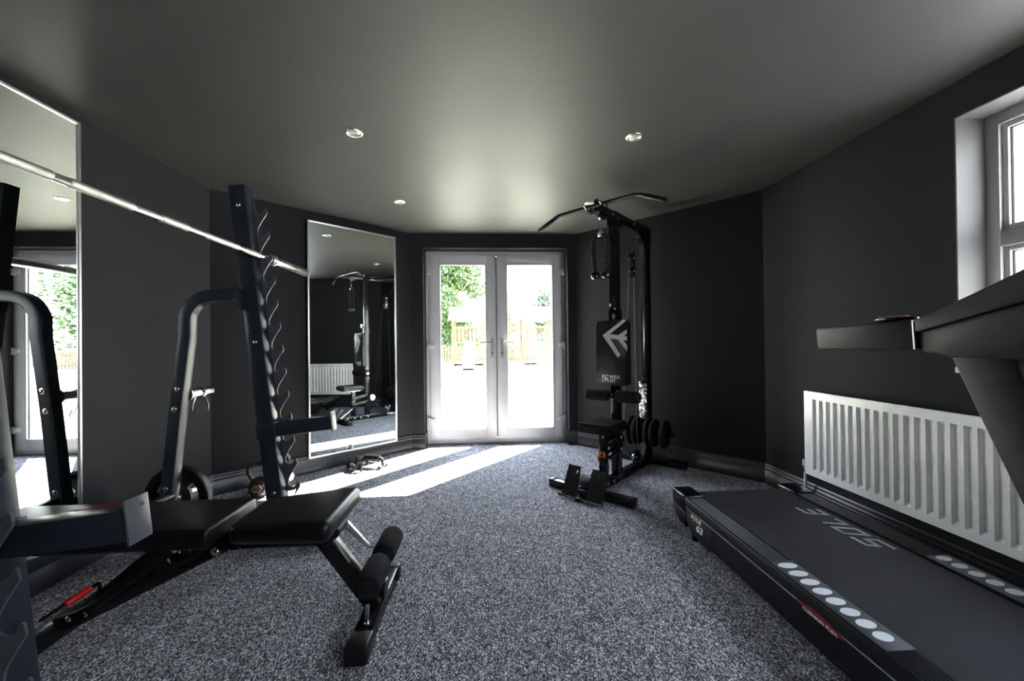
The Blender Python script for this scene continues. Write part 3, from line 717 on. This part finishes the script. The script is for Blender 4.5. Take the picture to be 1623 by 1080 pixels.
for p in ((.038, .40, .35), (.038, .40, .26), (.038, .20, .305), (.038, .20, .215)): bolt(bm, p, (1, 0, 0), .011)
for y, z in ((.10, .033), (.20, .033), (.29, .033), (.40, .033), (.95, .033), (1.0, .033)): bolt(bm, (.030, y, z), (1, 0, 0), .010); bolt(bm, (-.030, y, z), (-1, 0, 0), .010)
for y, z in ((.20, 2.065), (.33, 2.065), (.40, 2.05), (.70, 2.07), (.93, 2.07), (.98, 2.0)): bolt(bm, (.030, y, z), (1, 0, 0), .010)
for y, z in ((.34, 1.345), (.42, 1.30)): bolt(bm, (.030, y, z), (1, 0, 0), .010)
lp('bolt', bm, 'chrome')
# seat
bm = BM(); t_ = bmesh.new(); bmesh.ops.create_cube(t_, size=1)
for v in t_.verts: v.co = Vector((.015+v.co.x*.275, .155+(v.co.y)*.31, .4675+v.co.z*.068))
bmesh.ops.bevel(t_, geom=t_.edges[:], offset=.018, segments=4, affect='EDGES'); merge(bm, t_); st = lp('seat_pad', bm, 'vinyl')
bm = BM(); box(bm, (-.08, .06, .427), (.08, .26, .4335)); lp('seat_board', bm, 'satin', st, smooth=False)
# thigh rollers
bm = BM(); cyl(bm, (-.21, .315, .675), (.235, .315, .675), .0125); box(bm, (-.02, .30, .655), (.03, .37, .695), .003); lp('roller_bar', bm)
for a, b in ((-.205, -.022), (.045, .228)):
    bm = BM(); cyl(bm, (a, .315, .675), (b, .315, .675), .045, 32, bev=.012); fo = lp('foam_roller', bm, 'foam')
    bm = BM(); cyl(bm, (b+.0005 if a > 0 else a-.004, .315, .675), (b+.004 if a > 0 else a-.0005, .315, .675), .016, 20); lp('roller_cap', bm, 'chrome', fo)
# back pad with printed marks
pad_c = (.025, 1.005); pw, ph_ = .275, .495
bm = BM(); prism(bm, [(x+pad_c[0], z+pad_c[1]) for x, z in rrect(pw, ph_, .035, 6)], 'y', .285, .335, .011); bpad = lp('chest_pad', bm, 'vinyl')
bm = BM(); box(bm, (-.02, .334, .80), (.05, .366, 1.2), .002); lp('pad_bracket', bm, 'blackpaint', bpad)
yf = .2846
def px2(x, y): return (pad_c[0]-.0975-.026+ (x-60)/410*.245+.006, pad_c[1]+.247-(y-60)/930*.495)
def stroke(bm, pts, y0=yf, y1=.2838): prism(bm, [px2(*p) for p in pts], 'y', y0, y1)
bm = BM()
stroke(bm, [(133, 272), (425, 52), (455, 80), (235, 258), (225, 262), (210, 290)])
stroke(bm, [(133, 272), (235, 258), (238, 320), (380, 555), (340, 592)])
stroke(bm, [(222, 256), (350, 275), (466, 198), (468, 250), (430, 285), (468, 300), (468, 352), (415, 345), (468, 420), (468, 505), (345, 335), (222, 318)])
lp('arrow_logo', bm, 'offwhite', bpad, smooth=False)
bm = BM()
stroke(bm, [(117, 840), (212, 840), (212, 856), (150, 856), (212, 920), (212, 948), (132, 868), (132, 942), (117, 942)])
stroke(bm, [(150, 880), (165, 893), (165, 945), (150, 945)]); stroke(bm, [(160, 878), (212, 878), (212, 893), (176, 893)])
lp('small_arrow_logo', bm, 'white', bpad, smooth=False)
c1 = px2(298, 868); c2 = px2(268, 928)
text('lettering', 'MIRA', .036, M['white'], bpad, basis((c1[0], yf, c1[1]), (1, 0, 0), (0, 0, 1)), bold=.0007)
text('lettering', 'FIT', .036, M['white'], bpad, basis((c2[0], yf, c2[1]), (1, 0, 0), (0, 0, 1)), bold=.0007)
# adjuster knob
bm = BM(); cyl(bm, (0, .365, 1.37), (0, .335, 1.37), .008); cyl(bm, (0, .337, 1.37), (0, .312, 1.37), .017, 20, bev=.005); lp('adjuster_knob', bm, 'chrome')
bm = BM(); box(bm, (-.037, .357, 1.24), (.037, .443, 1.335), .003); lp('post_sleeve', bm, 'blackpaint')
# top arm
bm = BM(); obox(bm, (0, .13, 2.065), (0, 1.02, 2.072), .05, .07, .004, upv=(0, 0, 1)); ta = lp('top_arm', bm)
bm = BM(); box(bm, (-.034, .345, 1.99), (-.026, .455, 2.10), .001); box(bm, (.026, .345, 1.99), (.034, .455, 2.10), .001); lp('gusset', bm, 'blackpaint', ta, smooth=False)
bm = BM(); box(bm, (-.038, .905, 1.965), (.038, 1.035, 2.095), .006); lp('pulley_housing', bm)
for y, z, r in ((.195, 2.040, .042), (.90, 2.010, .042), (.735, .115, .048), (.475, .300, .045), (.715, 1.79, .036), (.715, 1.685, .036)):
    bm = BM(); lathe(bm, [(.008, -.012), (r, -.012), (r, -.008), (r-.007, 0), (r, .008), (r, .012), (.008, .012)], (0, y, z), (1, 0, 0), 32)
    cyl(bm, (-.02, y, z), (.02, y, z), .008); lp('pulley', bm, 'glossplast' if r < .045 else 'chrome')
bm = BM()
for s in (-1, 1): box(bm, (s*.017-.002, .697, 1.63), (s*.017+.002, .733, 1.84), .001)
lp('pulley_block', bm)
bm = BM()
for s in (-1, 1):
    for z in (1.79, 1.685): bolt(bm, (s*.019, .715, z), (s, 0, 0), .009, .012)
lp('bolt', bm, 'chrome')
bm = BM()
for a in ([(0, .237, 2.05), (0, .70, 2.03), (0, .855, 2.03)], [(0, .858, 2.0), (0, .752, 1.80)], [(0, .679, 1.79), (0, .60, 1.2), (0, .52, .31)], [(0, .747, 1.68), (0, .758, 1.0), (0, .783, .12)], [(0, .178, 2.0), (0, .178, 2.015)], [(0, .69, .10), (0, .44, .27)]):
    tube(bm, a, .0028, 6)
lp('cable', bm, 'rubber')
# rear guide post
bm = BM(); box(bm, (-.026, .925, .06), (.026, .975, 1.97), .005); gp = lp('guide_post', bm, 'guide', label='polished steel post')
bm = BM(); box(bm, (-.03, .985, .06), (.03, 1.035, 1.97), .004); lp('rear_post', bm)
bm = BM(); box(bm, (-.038, .912, .24), (.038, .984, .37), .005); box(bm, (-.03, .895, .285), (.03, .915, .33), .003); lp('weight_carriage', bm)
bm = BM(); cyl(bm, (-.27, .905, .300), (.27, .905, .300), .0125, 20); hn = lp('weight_horn', bm)
bm = BM(); box(bm, (-.02, .74, .06), (.02, .79, .16), .002); lp('pulley_bracket', bm)
# foot plates
for a0, a1, b0, b1 in ((-.160, -.035, -.175, -.075), (.030, .165, .022, .125)):
    bm = BM()
    V = [bm.verts.new(p) for p in ((a0, -.135, .018), (a1, -.135, .018), (b1, -.01, .195), (b0, -.01, .195))]
    W = [bm.verts.new((p.co.x, p.co.y+.006, p.co.z-.004)) for p in V]
    bm.faces.new(V); bm.faces.new(W[::-1])
    for k in range(4): bm.faces.new([V[k], W[k], W[(k+1) % 4], V[(k+1) % 4]])
    lp('foot_plate', bm, 'rubber', smooth=False)
bm = BM(); tube(bm, [(-.175, -.150, .018), (.175, -.150, .018)], .009, 10); box(bm, (-.03, -.165, .006), (.03, -.03, .03), .003)
box(bm, (-.03, -.12, .03), (.03, -.11, .075), .002); lp('foot_bar', bm)
bm = BM(); obox(bm, (-.10, -.05, .13), (-.02, .05, .07), .004, .09, .001, upv=(0, 0, 1)); obox(bm, (.09, -.045, .13), (.02, .05, .07), .004, .09, .001, upv=(0, 0, 1)); lp('foot_plate_bracket', bm, 'alu')
bm = BM(); tube(bm, [(-.075, -.02, .065), (-.028, .165, .17)], .0035, 8); lp('pin_cord', bm, 'chrome')

# lat bar
t = thing('lat_pulldown_bar', 'wide black bent bar resting on the front of the lat machine arm', 'pulldown bar', lw(0, .125, 2.085), LR)
ptsb = [(-.530, .10, -.082), (-.46, .10, -.048), (-.375, .045, -.008), (-.34, .03, .003), (0, 0, .010), (.30, .0, .010), (.335, -.0, .004), (.42, .0, -.03), (.515, .0, -.078)]
ptsb = [(-.520, -.0, -.080), (-.365, .0, -.012), (-.33, .0, .0), (0, 0, .008), (.30, .0, .010), (.335, 0, .003), (.505, .0, -.075)]
bm = BM(); tube(bm, ptsb, .0145, 14); obj('steel_bar', bm, M['blackpaint'], t)
for a, b in ((0, 1), (-1, -2)):
    A, B = Vector(ptsb[a]), Vector(ptsb[b]); B = A.lerp(B, .8)
    bm = BM(); cyl(bm, A-(B-A).normalized()*.006, B, .0165, 16, bev=.003); obj('grip', bm, M['rubber'], t)
bm = BM(); box(bm, (-.012, -.004, -.0), (.012, .004, .05), .002); tube(bm, [(-.014, 0, .018), (-.014, 0, .042), (0, 0, .054), (.014, 0, .042), (.014, 0, .018)], .005, 8); obj('centre_eye', bm, M['blackpaint'], t)
bm = BM()
for s in (-.055, .075): tube(bm, [(s, .03, 2.085), (s, .09, 2.055), (s, .125, 2.062), (s, .145, 2.085), (s, .145, 2.10)], .006, 8)
box(bm, (-.065, .115, 2.045), (.085, .15, 2.06), .002)
for v in bm.verts: v.co.y += .005
lp('bar_hook', bm, 'blackpaint')

# rope attachment with carabiner
RP = lw(0, .178, 1.87)
t = thing('rope_attachment', 'black tricep rope with two ball ends hanging from a carabiner', 'rope attachment', RP, LR)
bm = BM(); tube(bm, [(0, 0, .055), (-.012, 0, .07), (-.017, 0, .09), (-.010, 0, .135), (0, 0, .143), (.010, 0, .135), (.017, 0, .09), (.012, 0, .07)], .004, 8, True); obj('carabiner', bm, M['chrome'], t)
bm = BM(); tube(bm, [(.0, -.012, .14), (0, -.008, .15), (0, .008, .15), (0, .012, .14), (0, 0, .128)], .004, 8, True); obj('swivel_ring', bm, M['chrome'], t)
bm = BM(); cyl(bm, (-.022, 0, .018), (.022, 0, .018), .017, 20, bev=.004); tube(bm, [(0, 0, .03), (0, -.008, .045), (0, 0, .062), (0, .008, .045)], .004, 8, True); obj('clamp', bm, M['chrome'], t)
for s in (-1, 1):
    pp = [(s*.012, 0, .018), (s*.045, 0, .004), (s*.060, 0, -.03), (s*.062, 0, -.10), (s*.056, 0, -.18), (s*.046, 0, -.262)]
    # resample and twist three strands
    P3 = [Vector(p) for p in pp]; S = []
    for a, b in zip(P3, P3[1:]):
        n = max(2, int((b-a).length/.006)); S += [a.lerp(b, k/n) for k in range(n)]
    S.append(P3[-1]); bm = BM()
    for j in range(3):
        q = []
        for k, p in enumerate(S):
            a = k*.62+j*2.094; q.append(p+Vector((math.cos(a)*.009, math.sin(a)*.009, 0)))
        tube(bm, q, .0095, 6)
    rp = obj('rope', bm, M['seal'], t)
    bm = BM(); lathe(bm, [(0, -.033), (.018, -.032), (.029, -.022), (.033, -.004), (.028, .012), (.016, .022), (.011, .026), (0, .026)], (s*.044, 0, -.280), (0, 0, 1), 28); obj('ball_end', bm, M['glossplast'], t)

# plates on the weight horn, each a thing
for k, (x, rad, th, lab) in enumerate(((-.110, .128, .03, 'black weight plate innermost of the left stack behind the lat seat'), (-.055, .125, .028, 'black weight plate just left of the silver guide post'),
        (.050, .122, .024, 'black weight plate just right of the hanging chain'), (.100, .120, .024, 'black weight plate in the middle of the three right of the post'),
        (.190, .122, .026, 'outermost black weight plate at the right end of the weight bar'))):
    p = grip_plate('weight_plate', lab, 'weight plate', lw(x, .905, .300), (math.cos(LR), math.sin(LR), 0), rad, th, 'plates on the lat machine', 0, 'rubber', hr=.30)

# chain hung on the guide post
t = thing('steel_chain', 'bunched silver chain with a snap hook hanging on the lat machine post', 'chain', lw(0, .885, .72), LR)
bm = BM()
for j, (x, y0, zb) in enumerate(((-.022, .012, -.30), (-.008, .002, -.315), (.006, .012, -.305), (.018, .0, -.31), (.026, .014, -.27))):
    k = 0; z = -.003*j
    while z > zb:
        a = (k % 2)*90+random.uniform(-20, 20); ca, sa = math.cos(R(a)), math.sin(R(a)); ox, oy = x+random.uniform(-.003, .003), y0+random.uniform(-.003, .003)
        lk = [(u*ca+ox, u*sa+oy, z+v) for u, v in ((-.006, -.007), (-.006, .007), (0, .013), (.006, .007), (.006, -.007), (0, -.013))]
        tube(bm, lk, .0022, 5, True); z -= .019; k += 1
obj('links', bm, M['chrome'], t)
bm = BM(); tube(bm, [(0, 0, -.315), (-.011, 0, -.33), (-.011, 0, -.365), (0, 0, -.378), (.011, 0, -.365), (.011, 0, -.33)], .0035, 8, True); obj('snap_hook', bm, M['chrome'], t)
bm = BM(); cyl(bm, (0, .012, .012), (0, .06, .012), .007); cyl(bm, (0, .012, .012), (0, .002, .012), .012, 14); obj('peg', bm, M['blackpaint'], t)

# ---------------------------------------------------------------- treadmill
TM = (1.46, 1.2, 0)
tm = thing('treadmill', 'large black treadmill with white lettering on its belt, below the radiator', 'treadmill', TM)
def tp(name, bm, m='glossplast', parent=None, **k): return obj(name, rel(bm, TM), M[m], parent or tm, **k)
ZT = .212
bm = BM(); box(bm, (1.198, .05, .175), (1.742, 2.30, .2045), .004)
cyl(bm, (1.198, 2.30, .18), (1.742, 2.30, .18), .0245, 24); belt = tp('running_belt', bm, 'belt')
bm = BM(); box(bm, (1.18, .0, .10), (1.76, 2.24, .172), .003); tp('deck_board', bm, 'plast')
RIBS = 7
for side, xo, xi in ((-1, 1.090, 1.192), (1, 1.850, 1.748)):
    s = 1 if xi > xo else -1
    prof = [(xo, .166), (xo, ZT-.006), (xo+s*.003, ZT+.002), (xo+s*.008, ZT+.003), (xo+s*.013, ZT)]
    x = xo+s*.018
    for k in range(RIBS): prof += [(x, ZT), (x+s*.002, ZT+.0022), (x+s*.007, ZT+.0022), (x+s*.009, ZT)]; x += s*.0115
    prof += [(xi, ZT), (xi, .150), (xo+s*.02, .150)]
    bm = BM(); prism(bm, prof, 'y', .05, 2.20); rail = tp('side_rail', bm, 'railm', ang=25)
    bm = BM(); box(bm, (xo+s*.0005, .05, .160), (xo+s*.02, 2.20, .1645)); tp('trim_line', bm, 'alu', rail, smooth=False)
    bm = BM(); prism(bm, [(xo+s*.002, .163), (xo+s*.002, .05), (xo+s*.02, .035), (xo+s*.05, .035), (xo+s*.05, .163)], 'y', .05, 1.95); tp('side_skirt', bm, 'glossplast')
    bm = BM(); prism(bm, [(2.19, .155), (2.19, .09), (2.13, .045), (1.97, .03), (1.94, .05), (1.94, .155)], 'x', xo-s*.0, xo+s*.055, .004); rs = tp('rear_skirt', bm, 'plast')
    bm = BM(); box(bm, (xo-s*.002, 2.20, .135), (xi+s*.008, 2.355, ZT+.010), .010, 3); cp = tp('end_cap', bm, 'glossplast')
    bm = BM(); prism(bm, [(2.20, .133), (2.348, .133), (2.335, .085), (2.27, .05), (2.20, .05)], 'x', xo+s*.001, xi+s*.006, .004); tp('end_cap_base', bm, 'plast', cp)
    bm = BM(); cyl(bm, (xo+s*.03, 2.15, .0), (xo+s*.03, 2.15, .05), .018, 16); cyl(bm, (xo+s*.03, .35, .0), (xo+s*.03, .35, .05), .018, 16); tp('foot', bm, 'rubber')
    ys0 = 1.535 if side < 0 else 1.525; ye0 = 1.070
    bm = BM(); box(bm, (xo+s*.012, ye0, ZT-.001), (xi+s*.001, ys0, ZT+.0045), .0015); pl = tp('grip_plate', bm, 'greyplate', rail)
    for k in range(8):
        yy = 1.500-k*(1.500-1.122)/7; rx = .037-.010*(k/7 if side < 0 else 1.0); ry = .0185+.0025*k/7
        cxm = (xo+s*.012+xi)/2
        bm = BM(); ring = [bm.verts.new((cxm+rx*math.cos(a), yy+ry*math.sin(a), ZT+.0052)) for a in [2*math.pi*q/28 for q in range(28)]]
        lo = [bm.verts.new((v.co.x, v.co.y, ZT+.003)) for v in ring]; bm.faces.new(ring)
        for q in range(28): bm.faces.new([ring[q], ring[(q+1) % 28], lo[(q+1) % 28], lo[q]])
        tp('reflector_dot', bm, 'white', pl, smooth=False)
def ttext(name, s, size, m, parent, o, x, y, **k):
    mt = Matrix.Translation(-Vector(TM)) @ basis(o, x, y); return text(name, s, size, M[m], parent, mt, **k)
# hand drawn squared capitals for the belt: strokes in (u along reading direction, v up) units
def glyph(strokes, w_):
    out = []
    for (a, b) in strokes: out.append((a, b))
    return out
LET = {'S': [((.95, 1), (.1, 1)), ((.1, 1), (.1, .5)), ((.1, .5), (.9, .5)), ((.9, .5), (.9, 0)), ((.9, 0), (0, 0))],
       'O': [((.1, 0), (.9, 0)), ((.9, 0), (.9, 1)), ((.9, 1), (.1, 1)), ((.1, 1), (.1, 0))],
       'L': [((.1, 1), (.1, 0)), ((.1, 0), (.85, 0))],
       'E': [((.9, 1), (.1, 1)), ((.1, 1), (.1, 0)), ((.1, 0), (.9, 0)), ((.1, .5), (.8, .5))]}
def draw_word(word, o, U, V, wl, hl, gap, th, n, m, parent, name, shear=.3):
    bm = BM(); o, U, V = Vector(o), Vector(U), Vector(V); N = U.cross(V); x0 = 0
    for ch in word:
        for a, b in LET[ch]:
            q = [o+U*(x0+p[0]*wl+p[1]*hl*shear)+V*(p[1]*hl) for p in (a, b)]
            d = (q[1]-q[0]).normalized(); q[0] = q[0]-d*th*.5; q[1] = q[1]+d*th*.5
            obox(bm, q[0]+N*.0003, q[1]+N*.0003, th, .0008, upv=N)
        x0 += wl+gap
    return tp(name, bm, m, parent, smooth=False)
draw_word('SOLE', (1.700, 1.610, .2047), (0, 1, 0), (-1, 0, 0), .078, .088, .030, .015, 0, 'offwhite', belt, 'belt_lettering')
XS = 1.0885
sk2 = [o for o in tm.children if o.name.startswith('rear_skirt')][0]
ttext('lettering', 'SOLE', .030, 'white', sk2, (XS, 2.085, .142), (0, -1, 0), (0, 0, 1), bold=.0008, sx_=1.5, shear=.2)
ttext('lettering', 'F', .050, 'red', sk2, (XS, 2.125, .100), (0, -1, 0), (0, 0, 1), bold=.001, sx_=1.2, shear=.2)
ttext('lettering', '63', .050, 'white', sk2, (XS, 2.050, .100), (0, -1, 0), (0, 0, 1), bold=.0018, sx_=1.3, shear=.2)
sk = [o for o in tm.children if o.name.startswith('side_skirt')][0]
bm = BM(); prism(bm, [(1.385, .160), (1.380, .166), (1.31, .176), (1.25, .174), (1.20, .162), (1.19, .154), (1.25, .150), (1.32, .150)], 'x', 1.0884, 1.0905); fl = tp('red_decal', bm, 'red', sk, smooth=False)
ttext('lettering', 'CUSHION FLEX', .015, 'white', fl, (1.0883, 1.285, .1535), (0, -1, 0), (0, 0, 1), bold=.0004, sx_=1.35)
# motor hood
bm = BM(); prism(bm, [(-.28, .03), (-.28, .16), (-.20, .25), (.0, .275), (.12, .25), (.16, .212), (.16, .03)], 'x', 1.10, 1.84, .012); tp('motor_hood', bm, 'glossplast')
# uprights
for xa, xb in ((1.092, 1.152), (1.788, 1.848)):
    bm = BM(); prism(bm, [(.900, 1.060), (.855, .950), (.822, .870), (.772, .751), (.68, .55), (.55, .25), (.53, .17), (.40, .17), (.43, .30), (.60, .70), (.765, 1.01), (.775, 1.060)], 'x', xa, xb, .008); tp('upright', bm, 'plast')
# console arms and console
for xa, xb in ((1.085, 1.155), (1.785, 1.855)):
    bm = BM(); prism(bm, [(.962, 1.062), (1.262, 1.057), (1.272, 1.064), (1.277, 1.120), (1.270, 1.129), (.966, 1.138)], 'x', xa, xb, .006); ha = tp('handrail', bm, 'plast')
    bm = BM(); lathe(bm, [(0, .0), (.020, .001), (.030, .006), (.030, .010), (.020, .013), (0, .014)], ((xa+xb)/2, 1.048, 1.1355), (0, .02, 1), 28)
    for v in bm.verts: v.co.y = 1.048+(v.co.y-1.048)*1.9
    pd = tp('button_pad', bm, 'glossplast', ha)
    bm = BM(); box(bm, ((xa+xb)/2-.014, 1.054, 1.1485), ((xa+xb)/2+.014, 1.082, 1.1512), .002); box(bm, ((xa+xb)/2-.014, 1.020, 1.149), ((xa+xb)/2+.014, 1.050, 1.152), .002); tp('button', bm, 'red', pd)
    bm = BM(); prism(bm, [(.964, 1.062), (.968, 1.136), (.972, 1.136), (.968, 1.062)], 'x', xa-.0015, xb+.0015); tp('joint_strip', bm, 'alu', ha, smooth=False)
bm = BM(); prism(bm, [(.966, 1.137), (.964, 1.104), (.766, 1.158), (.60, 1.20), (.58, 1.30), (.70, 1.258), (.765, 1.224), (.831, 1.194), (.906, 1.162), (.945, 1.146)], 'x', 1.082, 1.858, .006); tp('console', bm, 'plast')
bm = BM(); prism(bm, [(.964, 1.106), (.958, 1.062), (.945, 1.052), (.912, 1.050), (.895, 1.042), (.62, 1.045), (.60, 1.20), (.766, 1.160)], 'x', 1.090, 1.850, .006); tp('console_base', bm, 'plast')
bm = BM(); obox(bm, (1.25, .70, 1.262), (1.70, .70, 1.262), .10, .004, upv=(0, .45, 1)); tp('display_screen', bm, 'seal')

# ---------------------------------------------------------------- outside
struct(obj('ground', box(BM(), (-30, 4.56, -.40), (40, 60, -.12)), M['paving'], smooth=False))
bm = BM(); box(bm, (-.70, 4.478, -.14), (.88, 4.62, .0), .004); struct(obj('trim_1', bm, M['upvc']))
GZ = -.12
def fence(label, x0, y0, x1, y1, h=1.05):
    a, b = Vector((x0, y0, GZ)), Vector((x1, y1, GZ)); L = (b-a).length; d = (b-a)/L
    t = thing('picket_fence', label, 'fence', (a+b)/2); T = (a+b)/2
    bm = BM(); n = int(L/.16); nrm = Vector((-d.y, d.x, 0))
    for k in range(n):
        p = a+d*(k+.5)*L/n; obox(bm, p+Vector((0, 0, .06)), p+Vector((0, 0, h+random.uniform(-.01, .01))), .11, .02, upv=nrm)
    obj('pales', rel(bm, T), M['paletimber'], t, smooth=False)
    bm = BM()
    for z in (.25, .8): obox(bm, a+nrm*.03+Vector((0, 0, z)), b+nrm*.03+Vector((0, 0, z)), .04, .08, upv=(0, 0, 1))
    obj('rails', rel(bm, T), M['paletimber'], t, smooth=False)
fence('pale timber picket fence across the end of the garden behind the play tower', -9, 24, 9, 24)
fence('pale timber picket fence running on to the right of the garden', 9, 24, 30, 21)

def tower(label, x, y, wd=1.5, group='timber play towers'):
    t = thing('play_tower', label, 'play tower', (x, y, GZ), 0, group); h = wd/2
    for sx_, sy_ in ((-1, -1), (1, -1), (-1, 1), (1, 1)):
        bm = BM(); box(bm, (sx_*h-.05, sy_*h-.05, 0), (sx_*h+.05, sy_*h+.05, 2.45), .01); obj('post', bm, M['timber'], t, smooth=False)
    bm = BM(); box(bm, (-h, -h, 1.20), (h, h, 1.28)); 
    for k in range(6): box(bm, (-h, -h-.03, .12+k*.0), (h, -h, .2))
    obj('platform', bm, M['timber'], t, smooth=False)
    bm = BM()
    for yy in (-h, h):
        box(bm, (-h, yy-.03, 1.92), (h, yy+.03, 2.02))
        for k in range(8):
            if 3 <= k <= 4 and yy < 0: continue
            box(bm, (-h+.08+k*wd/8, yy-.015, 1.28), (-h+.17+k*wd/8, yy+.015, 1.92))
    obj('railing', bm, M['timber'], t, smooth=False)
    bm = BM(); prism(bm, [(-h-.25, 2.38), (0, 3.02), (h+.25, 2.38), (h+.25, 2.33), (0, 2.96), (-h-.25, 2.33)], 'x', -h-.2, h+.2); obj('roof', bm, M['canopy'], t, smooth=False)
    bm = BM(); prism(bm, [(-h-.2, 2.36), (0, 2.94), (h+.2, 2.36)], 'x', -h-.16, -h-.12); prism(bm, [(-h-.2, 2.36), (0, 2.94), (h+.2, 2.36)], 'x', h+.12, h+.16); obj('gable_board', bm, M['timber'], t, smooth=False)
    return t
tower('timber play tower with a pitched roof and slide, seen through the left door leaf', -.95, 20.5)
tower('timber play tower with a pitched roof and climbing net, seen through the right door leaf', 2.5, 20.5)
t = thing('slide', 'white plastic slide coming down from the left play tower', 'slide', (-.88, 18.92, GZ))
bm = BM(); prism(bm, [(-.9, .10), (-.6, .08), (.74, 1.25), (.74, 1.31), (-.6, .14), (-.9, .16)], 'x', -.25, .25); obj('chute', bm, M['slidem'], t, smooth=False)
bm = BM()
for s in (-.27, .25): prism(bm, [(-.9, .10), (-.6, .08), (.74, 1.25), (.74, 1.45), (-.6, .28), (-.9, .28)], 'x', s, s+.02)
obj('side_wall', bm, M['slidem'], t, smooth=False)
bm = BM(); box(bm, (-.25, -.88, 0), (.25, -.82, .10)); obj('foot', bm, M['seal'], t, smooth=False)
t = thing('rope_bridge', 'timber climbing bridge and low rails joining the two play towers', 'climbing frame', (.8, 20.5, GZ))
bm = BM(); box(bm, (-.98, -.45, 1.22), (.93, .45, 1.28)); obj('deck', bm, M['timber'], t, smooth=False)
bm = BM(); box(bm, (-.98, -.48, 1.86), (.93, -.42, 1.92)); [box(bm, (-.9+k*.3, -.46, 1.28), (-.84+k*.3, -.44, 1.88)) for k in range(6)]; obj('railing', bm, M['timber'], t, smooth=False)
t = thing('climbing_panel', 'sloping timber climbing panel under the right play tower', 'climbing panel', (3.0, 19.4, GZ))
bm = BM()
for k in range(8): obox(bm, (-.75, -.9+k*.12, .05+k*.14), (.55, -.9+k*.12, .05+k*.14), .10, .03, upv=(0, -1, 1))
obj('boards', bm, M['timber'], t, smooth=False)
bm = BM(); obox(bm, (-.72, -.95, .0), (-.72, .05, 1.2), .06, .06); obox(bm, (.52, -.95, .0), (.52, .05, 1.2), .06, .06); obj('side_rail', bm, M['timber'], t, smooth=False)
bm = BM(); lathe(bm, [(0, -.16)]+[(.16*math.cos(R(a)), .16*math.sin(R(a))) for a in range(-75, 90, 15)]+[(0, .16)], (0, 0, 0), (0, 0, 1), 20)
tag(obj('ball', bm, M['teal']), 'dark teal ball on the platform of the right play tower', 'ball').location = (2.75, 19.95, GZ+1.44)

def tree(label, x, y, H, Rc, m, n=2600, trunk=.18, leaf=.16, low=.25, seed=1, group='garden trees', name='garden_tree', cat='tree'):
    rnd = random.Random(seed); t = thing(name, label, cat, (x, y, GZ), 0, group)
    bm = BM(); tube(bm, [(0, 0, 0), (.05, .02, H*.25), (-.05, .03, H*.55), (.03, 0, H*.85)], trunk, 8)
    for k in range(7):
        a = rnd.uniform(0, 6.28); z = H*rnd.uniform(.3, .65)
        tube(bm, [(0, 0, z), (math.cos(a)*Rc*.35, math.sin(a)*Rc*.35, z+H*.1), (math.cos(a)*Rc*.7, math.sin(a)*Rc*.7, z+H*.16)], trunk*.3, 5)
    obj('trunk', bm, M['bark'], t)
    bm = BM(); cl = []
    for k in range(26):
        a = rnd.uniform(0, 6.28); q = rnd.random()**.5*Rc*.75; z = H*(low+(1-low)*rnd.random()); f = 1-abs((z/H-low)/(1-low)-.45)*1.1
        cl.append((Vector((math.cos(a)*q*f, math.sin(a)*q*f, z)), Rc*rnd.uniform(.25, .42)))
    for k in range(n):
        c, r = rnd.choice(cl); d = Vector((rnd.gauss(0, 1), rnd.gauss(0, 1), rnd.gauss(0, .8))).normalized()
        p = c+d*r*rnd.uniform(.55, 1.0); u = Vector((rnd.gauss(0, 1), rnd.gauss(0, 1), rnd.gauss(0, 1))).normalized(); v = u.orthogonal().normalized()
        s = leaf*rnd.uniform(.6, 1.3)
        bm.faces.new([bm.verts.new(p+u*s), bm.verts.new(p+v*s*.5), bm.verts.new(p-u*s), bm.verts.new(p-v*s*.5)])
    obj('foliage', bm, M[m], t, smooth=False)
tree('tall dense green tree behind the left play tower', -2.2, 28, 8.4, 3.0, 'leafA', 14000, seed=3, leaf=.15, low=.08)
tree('small round blue-green tree top showing above the right play tower roof', 4.75, 33, 5.6, 1.7, 'leafC', 2200, seed=5, leaf=.14, low=.4)
tree('low pale green bush beside the fence between the two towers', 1.25, 27, 3.2, 1.1, 'leafB', 2200, seed=6, leaf=.12, low=.05)
tree('broad pale green tree at the far right of the garden', 12.5, 29, 8.5, 3.8, 'leafB', 9000, seed=8, leaf=.18, low=.08)
tree('mid green tree beyond the fence right of the garden', 22.5, 29, 10.5, 4.6, 'leafA', 8000, seed=9, leaf=.2, low=.06)
tree('loose green tree beyond the fence, right of the play towers', 7.5, 28, 3.4, 2.0, 'leafA', 3500, seed=10, leaf=.16, low=.05)
